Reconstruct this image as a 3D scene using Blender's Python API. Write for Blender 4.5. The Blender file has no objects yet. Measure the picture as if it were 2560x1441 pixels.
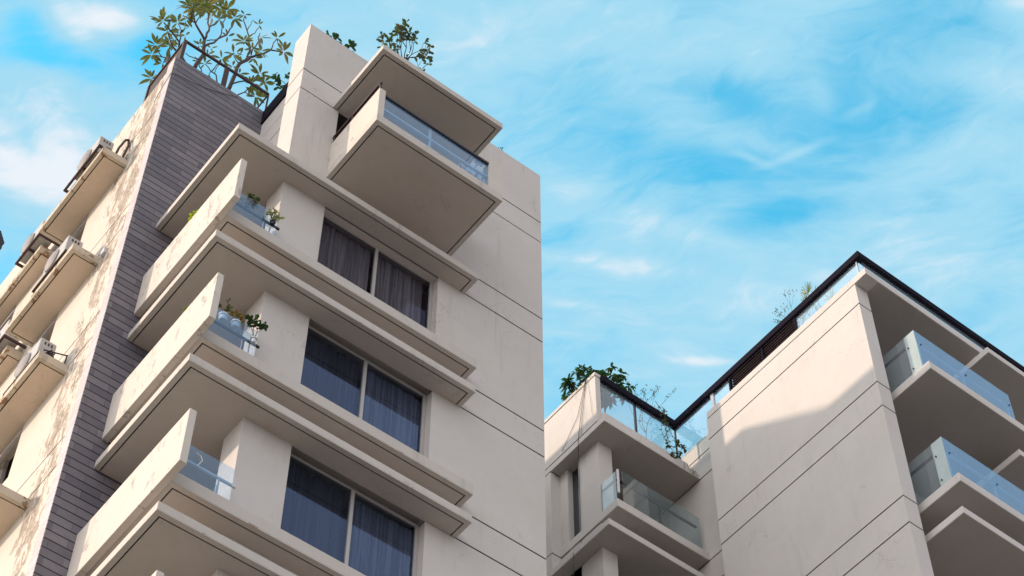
import bpy, bmesh, math, random
from mathutils import Vector, Matrix

# ------------------------------------------------------------------ camera
S = bpy.context.scene
COL = S.collection
cam_d = bpy.data.cameras.new("camera")
cam = bpy.data.objects.new("camera", cam_d)
COL.objects.link(cam)
cam_d.sensor_width = 36.0
cam_d.lens = 5060.66 / 2560 * 36
cam_d.clip_start = 0.1
cam_d.clip_end = 6000
cam.matrix_world = Matrix(((0.7876452, -0.4995083, -0.3607028, 0.0),
                           (-0.6161247, -0.6363518, -0.4641624, 0.0),
                           (0.0023191, 0.5878332, -0.8089788, 1.6),
                           (0, 0, 0, 1)))
S.camera = cam
S.render.resolution_x = 1024
S.render.resolution_y = 576

# ------------------------------------------------------------------ sun, world, exposure
SUN = Vector((-1.0, 0.78, 0.50))          # towards the sun
EXPOSURE = 0.0
SKY_STRENGTH = 0.12
SKY_TINT = (1.15, 4.3, 3.9)
sd = bpy.data.lights.new("sun", 'SUN')
sd.energy = 3.35
sd.angle = math.radians(1.4)
sd.color = (1.0, 0.80, 0.61)
sun = bpy.data.objects.new("sun", sd)
COL.objects.link(sun)
sun.location = (-20, 20, 60)
sun.rotation_euler = SUN.to_track_quat('Z', 'Y').to_euler()
S.view_settings.view_transform = 'Standard'
S.view_settings.look = 'None'
S.view_settings.exposure = EXPOSURE
S.view_settings.gamma = 1

def nodes_of(idb):
    idb.use_nodes = True
    nt = idb.node_tree
    nt.nodes.clear()
    return nt

class NT:
    """tiny wrapper to write node graphs as expressions"""
    def __init__(self, nt):
        self.nt = nt
    def n(self, typ, ins=None, out=0, **kw):
        nd = self.nt.nodes.new(typ)
        for k, v in kw.items():
            setattr(nd, k, v)
        for k, v in (ins or {}).items():
            sk = nd.inputs[k]
            if hasattr(v, 'links') or isinstance(v, bpy.types.NodeSocket):
                self.nt.links.new(v, sk)
            else:
                if isinstance(v, (tuple, list)) and len(v) == 3 and sk.type == 'RGBA':
                    v = (*v, 1)
                sk.default_value = v
        return nd.outputs[out] if out is not None else nd
    def m(self, op, a, b=0.0, c=0.0, clamp=False):
        nd = self.nt.nodes.new('ShaderNodeMath')
        nd.operation = op
        nd.use_clamp = clamp
        for i, v in enumerate((a, b, c)):
            if isinstance(v, bpy.types.NodeSocket):
                self.nt.links.new(v, nd.inputs[i])
            else:
                nd.inputs[i].default_value = v
        return nd.outputs[0]
    def mix(self, f, a, b, blend='MIX'):
        nd = self.nt.nodes.new('ShaderNodeMix')
        nd.data_type = 'RGBA'
        nd.blend_type = blend
        for i, v in ((0, f), (6, a), (7, b)):
            if isinstance(v, bpy.types.NodeSocket):
                self.nt.links.new(v, nd.inputs[i])
            else:
                nd.inputs[i].default_value = (*v, 1) if isinstance(v, (tuple, list)) and len(v) == 3 else v
        return nd.outputs[2]
    def noise(self, vec, scale, detail=3.0, rough=0.5, dist=0.0):
        return self.n('ShaderNodeTexNoise', {'Vector': vec, 'Scale': scale, 'Detail': detail, 'Roughness': rough, 'Distortion': dist}, out=0)
    def vmul(self, vec, s):
        nd = self.nt.nodes.new('ShaderNodeVectorMath')
        nd.operation = 'MULTIPLY'
        self.nt.links.new(vec, nd.inputs[0])
        nd.inputs[1].default_value = s
        return nd.outputs[0]
    def smooth(self, x, lo, hi):
        nd = self.nt.nodes.new('ShaderNodeMapRange')
        nd.interpolation_type = 'SMOOTHSTEP'
        self.nt.links.new(x, nd.inputs[0])
        nd.inputs[1].default_value = lo
        nd.inputs[2].default_value = hi
        nd.inputs[3].default_value = 0
        nd.inputs[4].default_value = 1
        return nd.outputs[0]

world = bpy.data.worlds.new("World")
S.world = world
world.use_nodes = True
W = NT(nodes_of(world))
sky = W.nt.nodes.new('ShaderNodeTexSky')
sky.sky_type = 'NISHITA'
sky.sun_disc = False
sky.sun_elevation = math.atan2(SUN.z, math.hypot(SUN.x, SUN.y))
sky.sun_rotation = math.atan2(SUN.x, SUN.y)
sky.altitude = 20
sky.air_density = 1.0
sky.dust_density = 0.6
sky.ozone_density = 1.2
tc = W.nt.nodes.new('ShaderNodeTexCoord').outputs['Generated']
sp = W.nt.nodes.new('ShaderNodeSeparateXYZ')
W.nt.links.new(tc, sp.inputs[0])
dz = W.m('MAXIMUM', sp.outputs[2], 0.12)
qx = W.m('DIVIDE', sp.outputs[0], dz)
qy = W.m('DIVIDE', sp.outputs[1], dz)
q = W.n('ShaderNodeCombineXYZ', {0: qx, 1: qy, 2: 0.0})
# stretch the cloud layer along one wind direction
rot = W.n('ShaderNodeVectorRotate', {'Vector': q, 'Angle': math.radians(-38)}, rotation_type='Z_AXIS')
warp = W.noise(W.vmul(q, (7, 7, 1)), 1.0, 4, 0.5, 0.0)
wv = W.n('ShaderNodeCombineXYZ', {0: W.m('MULTIPLY', warp, 0.10), 1: W.m('MULTIPLY', warp, -0.07), 2: 0.0})
add = W.nt.nodes.new('ShaderNodeVectorMath'); add.operation = 'ADD'
W.nt.links.new(rot, add.inputs[0]); W.nt.links.new(wv, add.inputs[1])
rot = add.outputs[0]
wisp = W.noise(W.vmul(rot, (22.0, 9.0, 1)), 1.0, 7, 0.55, 0.7)
puff = W.noise(W.vmul(q, (10, 10, 1)), 1.0, 6, 0.5, 0.3)
base = W.noise(W.vmul(q, (2.6, 2.6, 1)), 1.0, 3, 0.5, 0.3)
fineq = W.noise(W.vmul(rot, (60.0, 22.0, 1)), 1.0, 5, 0.6, 0.6)
msk = W.m('ADD', W.m('MULTIPLY', W.m('SUBTRACT', wisp, 0.5), 0.80), W.m('MULTIPLY', W.m('SUBTRACT', puff, 0.5), 0.75))
msk = W.m('ADD', msk, W.m('MULTIPLY', W.m('SUBTRACT', fineq, 0.5), 0.60))
msk = W.m('ADD', msk, W.m('MULTIPLY', W.m('SUBTRACT', base, 0.5), 0.3))
msk = W.m('ADD', msk, 0.35)
# cloud banks and clear patches of this particular sky: centre on the cloud layer, its shape there, amount
BANKS = [ (0.541, 0.351, 7.297, -15.574, 35.396, 14.206, -0.42),
 (0.473, 0.442, 12.034, -8.17, 28.993, 52.875, -0.36),
 (0.54, 0.432, 13.71, -17.778, 65.136, 49.491, -0.36),
 (0.513, 0.303, 8.481, -15.634, 27.703, 15.015, -0.32),
 (0.463, 0.391, 22.599, -10.053, 16.337, 57.801, -0.28),
 (0.41, 0.446, 25.096, -5.729, 3.939, 48.636, -0.1),
 (0.454, 0.492, 18.773, -7.839, 13.074, 49.697, 0.28),
 (0.514, 0.473, 20.945, -11.455, 34.123, 91.8, 0.3),
 (0.469, 0.529, 14.976, -9.628, 62.07, 114.801, 0.38),
 (0.48, 0.562, 36.961, -25.82, 108.403, 173.927, 0.28),
 (0.495, 0.58, 46.133, -34.233, 180.94, 264.553, 0.25),
 (0.578, 0.543, 34.402, -27.789, 148.007, 216.616, 0.28),
 (0.561, 0.294, 18.195, -13.691, 35.627, 70.078, 0.36),
 (0.56, 0.262, 38.972, -40.862, 26.706, 34.05, 0.25),
 (0.595, 0.34, 9.124, -14.417, 41.71, 27.716, 0.28),
 (0.632, 0.39, 9.846, -9.908, 17.248, 21.976, 0.26),
 (0.59, 0.457, 9.295, -16.502, 42.879, 19.39, 0.28),
 (0.66, 0.39, 24.208, -24.811, 41.107, 52.371, 0.2),
 (0.432, 0.367, 17.679, -13.362, 30.022, 47.189, 0.16),
 (0.351, 0.417, 13.996, -11.213, 21.952, 27.99, 0.1),
 (0.545, 0.247, 35.029, -36.728, 95.326, 121.555, 0.3),
 (0.516, 0.396, 22.128, -40.031, 271.969, 129.785, 0.34),
 (0.499, 0.414, 75.101, -34.445, 101.003, 365.852, 0.25),
 (0.501, 0.358, 65.263, -113.246, 46.631, 25.077, 0.2),
 (0.525, 0.351, 37.859, -80.146, 285.803, 115.914, 0.2),
 (0.144, 0.573, 37.032, -18.579, 42.004, 66.156, 0.75),
 (0.166, 0.565, 67.097, -34.682, 65.325, 102.946, 0.3),
 (0.151, 0.585, 85.574, -51.375, 109.962, 140.203, 0.4),
 (0.158, 0.598, 21.61, -9.685, 50.751, 92.287, -0.6),
 (0.124, 0.598, 55.805, -32.343, 40.379, 51.485, -0.4),
 (0.182, 0.572, 63.125, -39.341, 39.75, 50.68, -0.4),
 (0.119, 0.625, 64.925, -36.842, 39.637, 50.535, -0.1),
 (0.158, 0.665, 19.837, -11.436, 17.123, 21.825, 0.75),
 (0.185, 0.689, 20.484, -11.966, 27.031, 34.448, 0.5),
 (0.181, 0.619, 17.859, -9.098, 32.737, 51.895, 0.22),
 (0.18, 0.722, 22.955, -13.095, 35.342, 45.034, -0.12),
 (0.207, 0.529, 14.46, -9.481, 14.985, 19.107, -0.05),
 (0.325, 0.466, 13.577, -10.294, 11.645, 14.846, -0.02) ]

RAG = W.m('ADD', 0.10, W.m('MULTIPLY', W.smooth(W.m('ADD', W.m('MULTIPLY', puff, 0.6), W.m('MULTIPLY', wisp, 0.4)), 0.36, 0.62), 1.35))
SOFT = W.m('ADD', -0.25, W.m('ADD', W.m('MULTIPLY', puff, 1.3), W.m('MULTIPLY', wisp, 0.9)))
for bx, by, a_, b_, c_, d_, amt in BANKS:
    dx = W.m('SUBTRACT', qx, bx)
    dy = W.m('SUBTRACT', qy, by)
    ux = W.m('ADD', W.m('MULTIPLY', dx, a_), W.m('MULTIPLY', dy, b_))
    uy = W.m('ADD', W.m('MULTIPLY', dx, c_), W.m('MULTIPLY', dy, d_))
    r2 = W.m('ADD', W.m('MULTIPLY', ux, ux), W.m('MULTIPLY', uy, uy))
    g = W.m('EXPONENT', W.m('MULTIPLY', r2, -1.0))
    g = W.m('MULTIPLY', g, RAG if amt < 0 else SOFT)
    msk = W.m('ADD', msk, W.m('MULTIPLY', g, amt * (1.25 if amt < 0 else 0.95)))
# the low sky is hazier and whiter
low = W.smooth(sp.outputs[2], 0.68, 0.05)
msk = W.m('ADD', msk, W.m('MULTIPLY', low, 0.45))
blue = W.mix(1.0, sky.outputs[0], SKY_TINT, 'MULTIPLY')
K = 1 / SKY_STRENGTH
thin = (0.38 * K, 0.72 * K, 0.905 * K)
cloud = (0.84 * K, 0.90 * K, 0.965 * K)
c1 = W.mix(W.smooth(msk, -0.16, 0.50), blue, thin)
colr = W.mix(W.smooth(msk, 0.42, 1.0), c1, cloud)
# bright southern sky added behind the camera to lift the shaded walls
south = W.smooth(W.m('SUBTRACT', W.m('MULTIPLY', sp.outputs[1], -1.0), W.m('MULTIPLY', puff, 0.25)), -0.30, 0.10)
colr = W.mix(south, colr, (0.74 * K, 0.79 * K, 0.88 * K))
# bright western sky added out of view to lift west-facing walls in shade
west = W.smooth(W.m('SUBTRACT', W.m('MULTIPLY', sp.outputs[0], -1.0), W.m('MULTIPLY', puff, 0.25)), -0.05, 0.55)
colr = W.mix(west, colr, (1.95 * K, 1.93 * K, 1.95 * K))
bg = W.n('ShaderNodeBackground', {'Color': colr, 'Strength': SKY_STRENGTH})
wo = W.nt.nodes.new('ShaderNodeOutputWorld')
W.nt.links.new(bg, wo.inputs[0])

# ------------------------------------------------------------------ materials
MATS = {}
def mat(name):
    m = bpy.data.materials.new(name)
    MATS[name] = m
    t = NT(nodes_of(m))
    o = t.nt.nodes.new('ShaderNodeOutputMaterial')
    pos = t.nt.nodes.new('ShaderNodeNewGeometry').outputs['Position']
    return m, t, o, pos

def simple(name, color, rough=0.6, metal=0.0, var=0.12, vscale=3.0, bump=0.0, bscale=40, spec=0.4):
    m, t, o, pos = mat(name)
    nz = t.noise(pos, vscale, 4)
    f = t.m('ADD', t.m('MULTIPLY', t.m('SUBTRACT', nz, 0.5), 2 * var), 1.0)
    c = t.mix(1.0, color, t.n('ShaderNodeCombineXYZ', {0: f, 1: f, 2: f}), 'MULTIPLY')
    b = t.n('ShaderNodeBsdfPrincipled', {'Base Color': c, 'Roughness': rough, 'Metallic': metal, 'Specular IOR Level': spec}, out=None)
    if bump:
        bn = t.noise(pos, bscale, 3)
        bm_ = t.n('ShaderNodeBump', {'Strength': bump, 'Distance': 0.02, 'Height': bn})
        t.nt.links.new(bm_, b.inputs['Normal'])
    t.nt.links.new(b.outputs[0], o.inputs[0])
    return m

def plaster(name, paint, under=None, peel=0.0, stain=0.25, centre=None, tilt=None):
    """painted render: broad mottling, rain streaks, fine grain, optional peeling with its own outline"""
    m, t, o, pos = mat(name)
    sep = t.nt.nodes.new('ShaderNodeSeparateXYZ')
    t.nt.links.new(pos, sep.inputs[0])
    broad = t.noise(pos, 0.7, 4, 0.55)
    mid = t.noise(pos, 4.5, 5, 0.6)
    streak = t.noise(t.vmul(pos, (3.2, 3.2, 0.35)), 1.0, 5, 0.6)
    fine = t.noise(pos, 60, 2)
    f = t.m('ADD', t.m('MULTIPLY', t.m('SUBTRACT', broad, 0.5), 0.16), 1.0)
    f = t.m('ADD', f, t.m('MULTIPLY', t.m('SUBTRACT', mid, 0.5), 0.10))
    st = t.smooth(streak, 0.56, 0.80)
    f = t.m('SUBTRACT', f, t.m('MULTIPLY', st, stain))
    c = t.mix(1.0, paint, t.n('ShaderNodeCombineXYZ', {0: f, 1: f, 2: f}), 'MULTIPLY')
    warm = t.smooth(t.noise(pos, 1.3, 3), 0.45, 0.75)
    c = t.mix(t.m('MULTIPLY', warm, 0.18), c, (paint[0] * 0.93, paint[1] * 0.86, paint[2] * 0.76))
    # grime: fine vertical runs and a few hairline cracks
    runs = t.noise(t.vmul(pos, (14, 14, 0.8)), 1.0, 4, 0.7)
    gate = t.smooth(t.noise(t.vmul(pos, (0.9, 0.9, 0.5)), 1.0, 3), 0.50, 0.68)
    run_m = t.m('MULTIPLY', t.smooth(runs, 0.55, 0.72), gate)
    c = t.mix(t.m('MULTIPLY', run_m, min(1.0, stain * 1.6)), c, (0.20, 0.175, 0.15))
    wp = t.nt.nodes.new('ShaderNodeVectorMath'); wp.operation = 'ADD'
    t.nt.links.new(pos, wp.inputs[0])
    t.nt.links.new(t.n('ShaderNodeTexNoise', {'Vector': pos, 'Scale': 2.5, 'Detail': 4}, out=1), wp.inputs[1])
    vo = t.n('ShaderNodeTexVoronoi', {'Vector': wp.outputs[0], 'Scale': 0.55}, feature='DISTANCE_TO_EDGE')
    ck = t.m('MULTIPLY', t.m('SUBTRACT', 1.0, t.smooth(vo, 0.0, 0.007)), t.smooth(t.noise(pos, 0.8, 2), 0.50, 0.60))
    c = t.mix(t.m('MULTIPLY', ck, 0.28), c, (0.15, 0.12, 0.10))
    h = t.m('MULTIPLY', fine, 0.15)
    h = t.m('ADD', h, t.m('MULTIPLY', mid, 0.35))
    if peel > 0:
        pn = t.noise(t.vmul(pos, (2.2, 3.4, 1.5)), 1.0, 6, 0.62, 0.4)
        pf = t.noise(t.vmul(pos, (9, 12, 5)), 1.0, 4, 0.6)
        v = t.m('ADD', t.m('MULTIPLY', pn, 0.60), t.m('MULTIPLY', pf, 0.40))
        amt = peel
        if centre:
            cy, wy, ztop, zl = centre
            yy = t.m('SUBTRACT', sep.outputs[1], cy)
            zz = t.m('MAXIMUM', t.m('SUBTRACT', sep.outputs[2], ztop), 0.0)
            width = t.m('ADD', t.m('MULTIPLY', zz, zl), wy)
            u = t.m('DIVIDE', yy, width)
            g = t.m('EXPONENT', t.m('MULTIPLY', t.m('MULTIPLY', u, u), -1.0))
            v = t.m('ADD', v, t.m('MULTIPLY', t.m('SUBTRACT', g, 1.0), 0.32))
        mk = t.smooth(v, 0.62 - amt, 0.632 - amt)
        un = under or (0.42, 0.36, 0.30)
        uc = t.mix(t.smooth(pf, 0.35, 0.65), (un[0] * 0.72, un[1] * 0.72, un[2] * 0.72), (un[0] * 1.35, un[1] * 1.33, un[2] * 1.3))
        edge = t.m('SUBTRACT', t.smooth(v, 0.605 - amt, 0.62 - amt), mk)
        c = t.mix(mk, c, uc)
        h = t.m('SUBTRACT', h, t.m('MULTIPLY', mk, 1.6))
        h = t.m('ADD', h, t.m('MULTIPLY', edge, 0.8))
    b = t.n('ShaderNodeBsdfPrincipled', {'Base Color': c, 'Roughness': 0.82, 'Specular IOR Level': 0.25}, out=None)
    bp = t.n('ShaderNodeBump', {'Strength': 0.5, 'Distance': 0.012, 'Height': h})
    t.nt.links.new(bp, b.inputs['Normal'])
    t.nt.links.new(b.outputs[0], o.inputs[0])
    return m

PAINT = (0.595, 0.55, 0.52)
plaster('plaster', PAINT, stain=0.17)
plaster('plaster_right', (0.61, 0.57, 0.54), stain=0.14)
plaster('plaster_side', (0.62, 0.55, 0.475), under=(0.33, 0.27, 0.22), peel=0.145, stain=0.08, centre=(20.45, 0.80, 31.5, 0.45))
plaster('plaster_parapet', (0.62, 0.56, 0.50), under=(0.34, 0.31, 0.29), peel=0.035, stain=0.10)
plaster('plaster_slab', (0.56, 0.51, 0.465), under=(0.17, 0.13, 0.11), peel=-0.03, stain=0.22)
plaster('plaster_soffit', (0.53, 0.47, 0.425), stain=0.10)
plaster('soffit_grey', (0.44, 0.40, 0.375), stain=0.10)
plaster('soffit_ledge', (0.62, 0.50, 0.39), stain=0.12)
plaster('weathered', (0.50, 0.45, 0.41), under=(0.24, 0.19, 0.16), peel=0.02, stain=0.3)
plaster('plaster_ledge', (0.56, 0.48, 0.38), under=(0.24, 0.15, 0.09), peel=0.07, stain=0.35)
simple('groove', (0.035, 0.03, 0.03), 0.9)
simple('dark_metal', (0.022, 0.017, 0.022), 0.45, 0.0, 0.2, 8)
simple('black_rail', (0.012, 0.013, 0.022), 0.35, 0.0, 0.15, 6)
simple('louvre', (0.24, 0.20, 0.21), 0.6)
simple('louvre_back', (0.018, 0.010, 0.012), 0.9, spec=0.1)
simple('rust_metal', (0.055, 0.03, 0.028), 0.7, 0.0, 0.35, 14, 0.3)
simple('pale_metal', (0.55, 0.56, 0.57), 0.35, 0.35, 0.08, 8)
simple('white_plastic', (0.70, 0.69, 0.70), 0.5, 0.0, 0.06, 5)
simple('ac_white', (0.44, 0.41, 0.395), 0.55, 0.0, 0.22, 7)
simple('ac_grille', (0.28, 0.25, 0.25), 0.6, 0.0, 0.15, 12)
simple('window_frame', (0.46, 0.43, 0.41), 0.4, 0.2, 0.05, 6)
simple('room', (0.05, 0.045, 0.045), 0.9)
simple('void', (0.012, 0.01, 0.01), 1.0, spec=0.0)
simple('coping_black', (0.014, 0.012, 0.02), 0.9, spec=0.05)
simple('roof_white', (0.72, 0.66, 0.58), 0.9)
simple('dark_glass', (0.02, 0.025, 0.035), 0.08, 0.0, 0.05, 2, spec=0.8)
simple('wood', (0.28, 0.13, 0.06), 0.6, 0.0, 0.25, 6)
simple('terracotta', (0.34, 0.13, 0.07), 0.8, 0.0, 0.15, 9)
simple('bark', (0.085, 0.055, 0.055), 0.85, 0.0, 0.35, 18, 0.5, 60)
simple('bark_dark', (0.045, 0.03, 0.025), 0.85, 0.0, 0.3, 18, 0.4, 60)
simple('cable', (0.03, 0.028, 0.03), 0.6)
simple('asphalt', (0.22, 0.19, 0.165), 0.9, 0.0, 0.25, 0.6, 0.3, 20)
simple('roof_grey', (0.30, 0.28, 0.26), 0.9, 0.0, 0.2, 1.0)
simple('eave_dark', (0.03, 0.03, 0.035), 0.7)
simple('tower_paint', (0.35, 0.33, 0.32), 0.8)

def leaf(name, c1, c2, c3, rough=0.42):
    m, t, o, pos = mat(name)
    oi = t.noise(pos, 2.3, 2)
    nz = t.noise(pos, 14, 3)
    c = t.mix(t.smooth(nz, 0.35, 0.65), c1, c2)
    c = t.mix(t.smooth(oi, 0.55, 0.72), c, c3)
    b = t.n('ShaderNodeBsdfPrincipled', {'Base Color': c, 'Roughness': rough, 'Specular IOR Level': 0.4})
    tr = t.n('ShaderNodeBsdfTranslucent', {'Color': t.mix(0.0, t.mix(1.0, c, (1.6, 1.7, 0.8), 'MULTIPLY'), c)})
    mx = t.n('ShaderNodeMixShader', {0: 0.3, 1: b, 2: tr})
    t.nt.links.new(mx, o.inputs[0])
leaf('leaf_plumeria', (0.085, 0.10, 0.04), (0.16, 0.16, 0.06), (0.24, 0.17, 0.08))
leaf('leaf_shrub', (0.05, 0.08, 0.035), (0.10, 0.12, 0.05), (0.16, 0.14, 0.08))
leaf('leaf_dark', (0.022, 0.06, 0.022), (0.045, 0.10, 0.03), (0.06, 0.12, 0.04))
leaf('leaf_lime', (0.30, 0.42, 0.02), (0.42, 0.52, 0.03), (0.34, 0.40, 0.05))
leaf('leaf_orange', (0.30, 0.14, 0.03), (0.14, 0.18, 0.03), (0.42, 0.12, 0.03))
leaf('leaf_pale', (0.40, 0.38, 0.25), (0.26, 0.28, 0.10), (0.50, 0.45, 0.34))
leaf('leaf_palm', (0.12, 0.15, 0.08), (0.20, 0.22, 0.12), (0.30, 0.27, 0.12))

def glassmat(name, tint, ior=1.7, opacity=0.0, body=(0.3, 0.4, 0.5), rough=0.02, boost=1.0, refl=(0.95, 0.97, 1.0)):
    """thin sheet glass: tinted see-through with a sky reflection tinted by refl, a mottled body colour mixed in"""
    m, t, o, pos = mat(name)
    bf = t.nt.nodes.new('ShaderNodeNewGeometry').outputs['Backfacing']
    eta = t.m('ADD', t.m('MULTIPLY', bf, 1 / ior - ior), ior)     # same reflection from both sides of a thin sheet
    fr = t.n('ShaderNodeFresnel', {'IOR': eta})
    fr = t.m('MULTIPLY', fr, boost, clamp=True)
    tr = t.n('ShaderNodeBsdfTransparent', {'Color': tint})
    gl = t.n('ShaderNodeBsdfGlossy', {'Color': refl, 'Roughness': rough})
    a = t.n('ShaderNodeMixShader', {0: fr, 1: tr, 2: gl})
    if opacity > 0:
        df = t.n('ShaderNodeBsdfDiffuse', {'Color': body})
        body_mix = t.m('MULTIPLY', t.m('ADD', 0.6, t.m('MULTIPLY', t.noise(t.vmul(pos, (3, 3, 1)), 1.0, 4), 0.8)), opacity, clamp=True)
        a = t.n('ShaderNodeMixShader', {0: body_mix, 1: a, 2: df})
    t.nt.links.new(a, o.inputs[0])
glassmat('pane_window', (0.80, 0.83, 0.90), 1.85, refl=(0.31, 0.40, 0.60))
glassmat('pane_dim', (0.80, 0.80, 0.84), 1.6, refl=(0.20, 0.21, 0.30))  # dimmer reflection colour stands in for the slab soffit mirrored in the glass
glassmat('pane_balcony', (0.86, 0.93, 0.99), 1.5, 0.07, (0.36, 0.56, 0.80), refl=(0.62, 0.80, 1.0))
glassmat('pane_blue', (0.74, 0.86, 0.98), 1.7, 0.20, (0.32, 0.58, 0.86), refl=(0.66, 0.88, 1.0))
glassmat('pane_clear', (0.90, 0.95, 0.97), 1.5, 0.10, (0.60, 0.70, 0.76))
glassmat('pane_grey', (0.80, 0.87, 0.88), 1.55, 0.10, (0.40, 0.46, 0.48))
glassmat('pane_green', (0.75, 0.85, 0.84), 1.6, 0.50, (0.62, 0.70, 0.70))

def curtainmat(name, c1, c2):
    m, t, o, pos = mat(name)
    nz = t.noise(t.vmul(pos, (22, 22, 0.5)), 1.0, 3)
    c = t.mix(t.smooth(nz, 0.4, 0.6), c1, c2)
    b = t.n('ShaderNodeBsdfPrincipled', {'Base Color': c, 'Roughness': 0.9})
    t.nt.links.new(b, o.inputs[0])
curtainmat('curtain', (0.20, 0.18, 0.18), (0.36, 0.33, 0.32))
curtainmat('curtain_blue', (0.10, 0.11, 0.13), (0.21, 0.22, 0.25))
curtainmat('curtain_dark', (0.025, 0.025, 0.03), (0.06, 0.058, 0.065))

def tilemat(name, cA, cB, line, row=0.178, linew=0.085, width=0.6):
    m, t, o, pos = mat(name)
    sep = t.nt.nodes.new('ShaderNodeSeparateXYZ')
    t.nt.links.new(pos, sep.inputs[0])
    along = t.m('ADD', sep.outputs[0], sep.outputs[1])
    fz = t.m('FRACT', t.m('DIVIDE', sep.outputs[2], row))
    rowi = t.m('FLOOR', t.m('DIVIDE', sep.outputs[2], row))
    shift = t.m('MULTIPLY', t.m('FRACT', t.m('MULTIPLY', rowi, 0.5)), width)
    ax = t.m('DIVIDE', t.m('ADD', along, shift), width)
    fx = t.m('FRACT', ax)
    ix = t.m('FLOOR', ax)
    rnd = t.n('ShaderNodeTexWhiteNoise', {'Vector': t.n('ShaderNodeCombineXYZ', {0: ix, 1: rowi, 2: 3.0})}, noise_dimensions='3D')
    c = t.mix(rnd, cA, cB)
    mott = t.noise(pos, 9, 4, 0.6)
    f = t.m('ADD', 0.80, t.m('MULTIPLY', mott, 0.4))
    c = t.mix(1.0, c, t.n('ShaderNodeCombineXYZ', {0: f, 1: f, 2: f}), 'MULTIPLY')
    vl = t.m('LESS_THAN', fx, 0.018)
    c = t.mix(t.m('MULTIPLY', vl, 0.4), c, line)
    wob = t.m('MULTIPLY', t.noise(t.vmul(pos, (2, 2, 0.5)), 1.0, 2), 0.05)
    hl = t.m('LESS_THAN', fz, t.m('ADD', linew - 0.02, wob))
    c = t.mix(hl, c, line)
    b = t.n('ShaderNodeBsdfPrincipled', {'Base Color': c, 'Roughness': 0.6, 'Specular IOR Level': 0.35}, out=None)
    bp = t.n('ShaderNodeBump', {'Strength': 0.6, 'Distance': 0.01, 'Height': t.m('SUBTRACT', t.m('MULTIPLY', mott, 0.3), hl)})
    t.nt.links.new(bp, b.inputs['Normal'])
    t.nt.links.new(b.outputs[0], o.inputs[0])
tilemat('tile_purple', (0.13, 0.12, 0.145), (0.215, 0.195, 0.215), (0.022, 0.016, 0.028), linew=0.125)
tilemat('tile_pale', (0.50, 0.44, 0.44), (0.60, 0.54, 0.55), (0.16, 0.12, 0.12), row=0.089, linew=0.12, width=5.0)

# ------------------------------------------------------------------ mesh helpers
def tag(o, label=None, cat=None, group=None, kind=None):
    if label: o['label'] = label
    if cat: o['category'] = cat
    if group: o['group'] = group
    if kind: o['kind'] = kind
    return o

def thing(name, loc, label, cat, group=None):
    o = bpy.data.objects.new(name, None)
    COL.objects.link(o)
    o.location = loc
    o.empty_display_size = 0.2
    return tag(o, label, cat, group)

def root_loc(o):
    v = Vector((0, 0, 0))
    while o is not None:
        v += o.location
        o = o.parent
    return v

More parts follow.
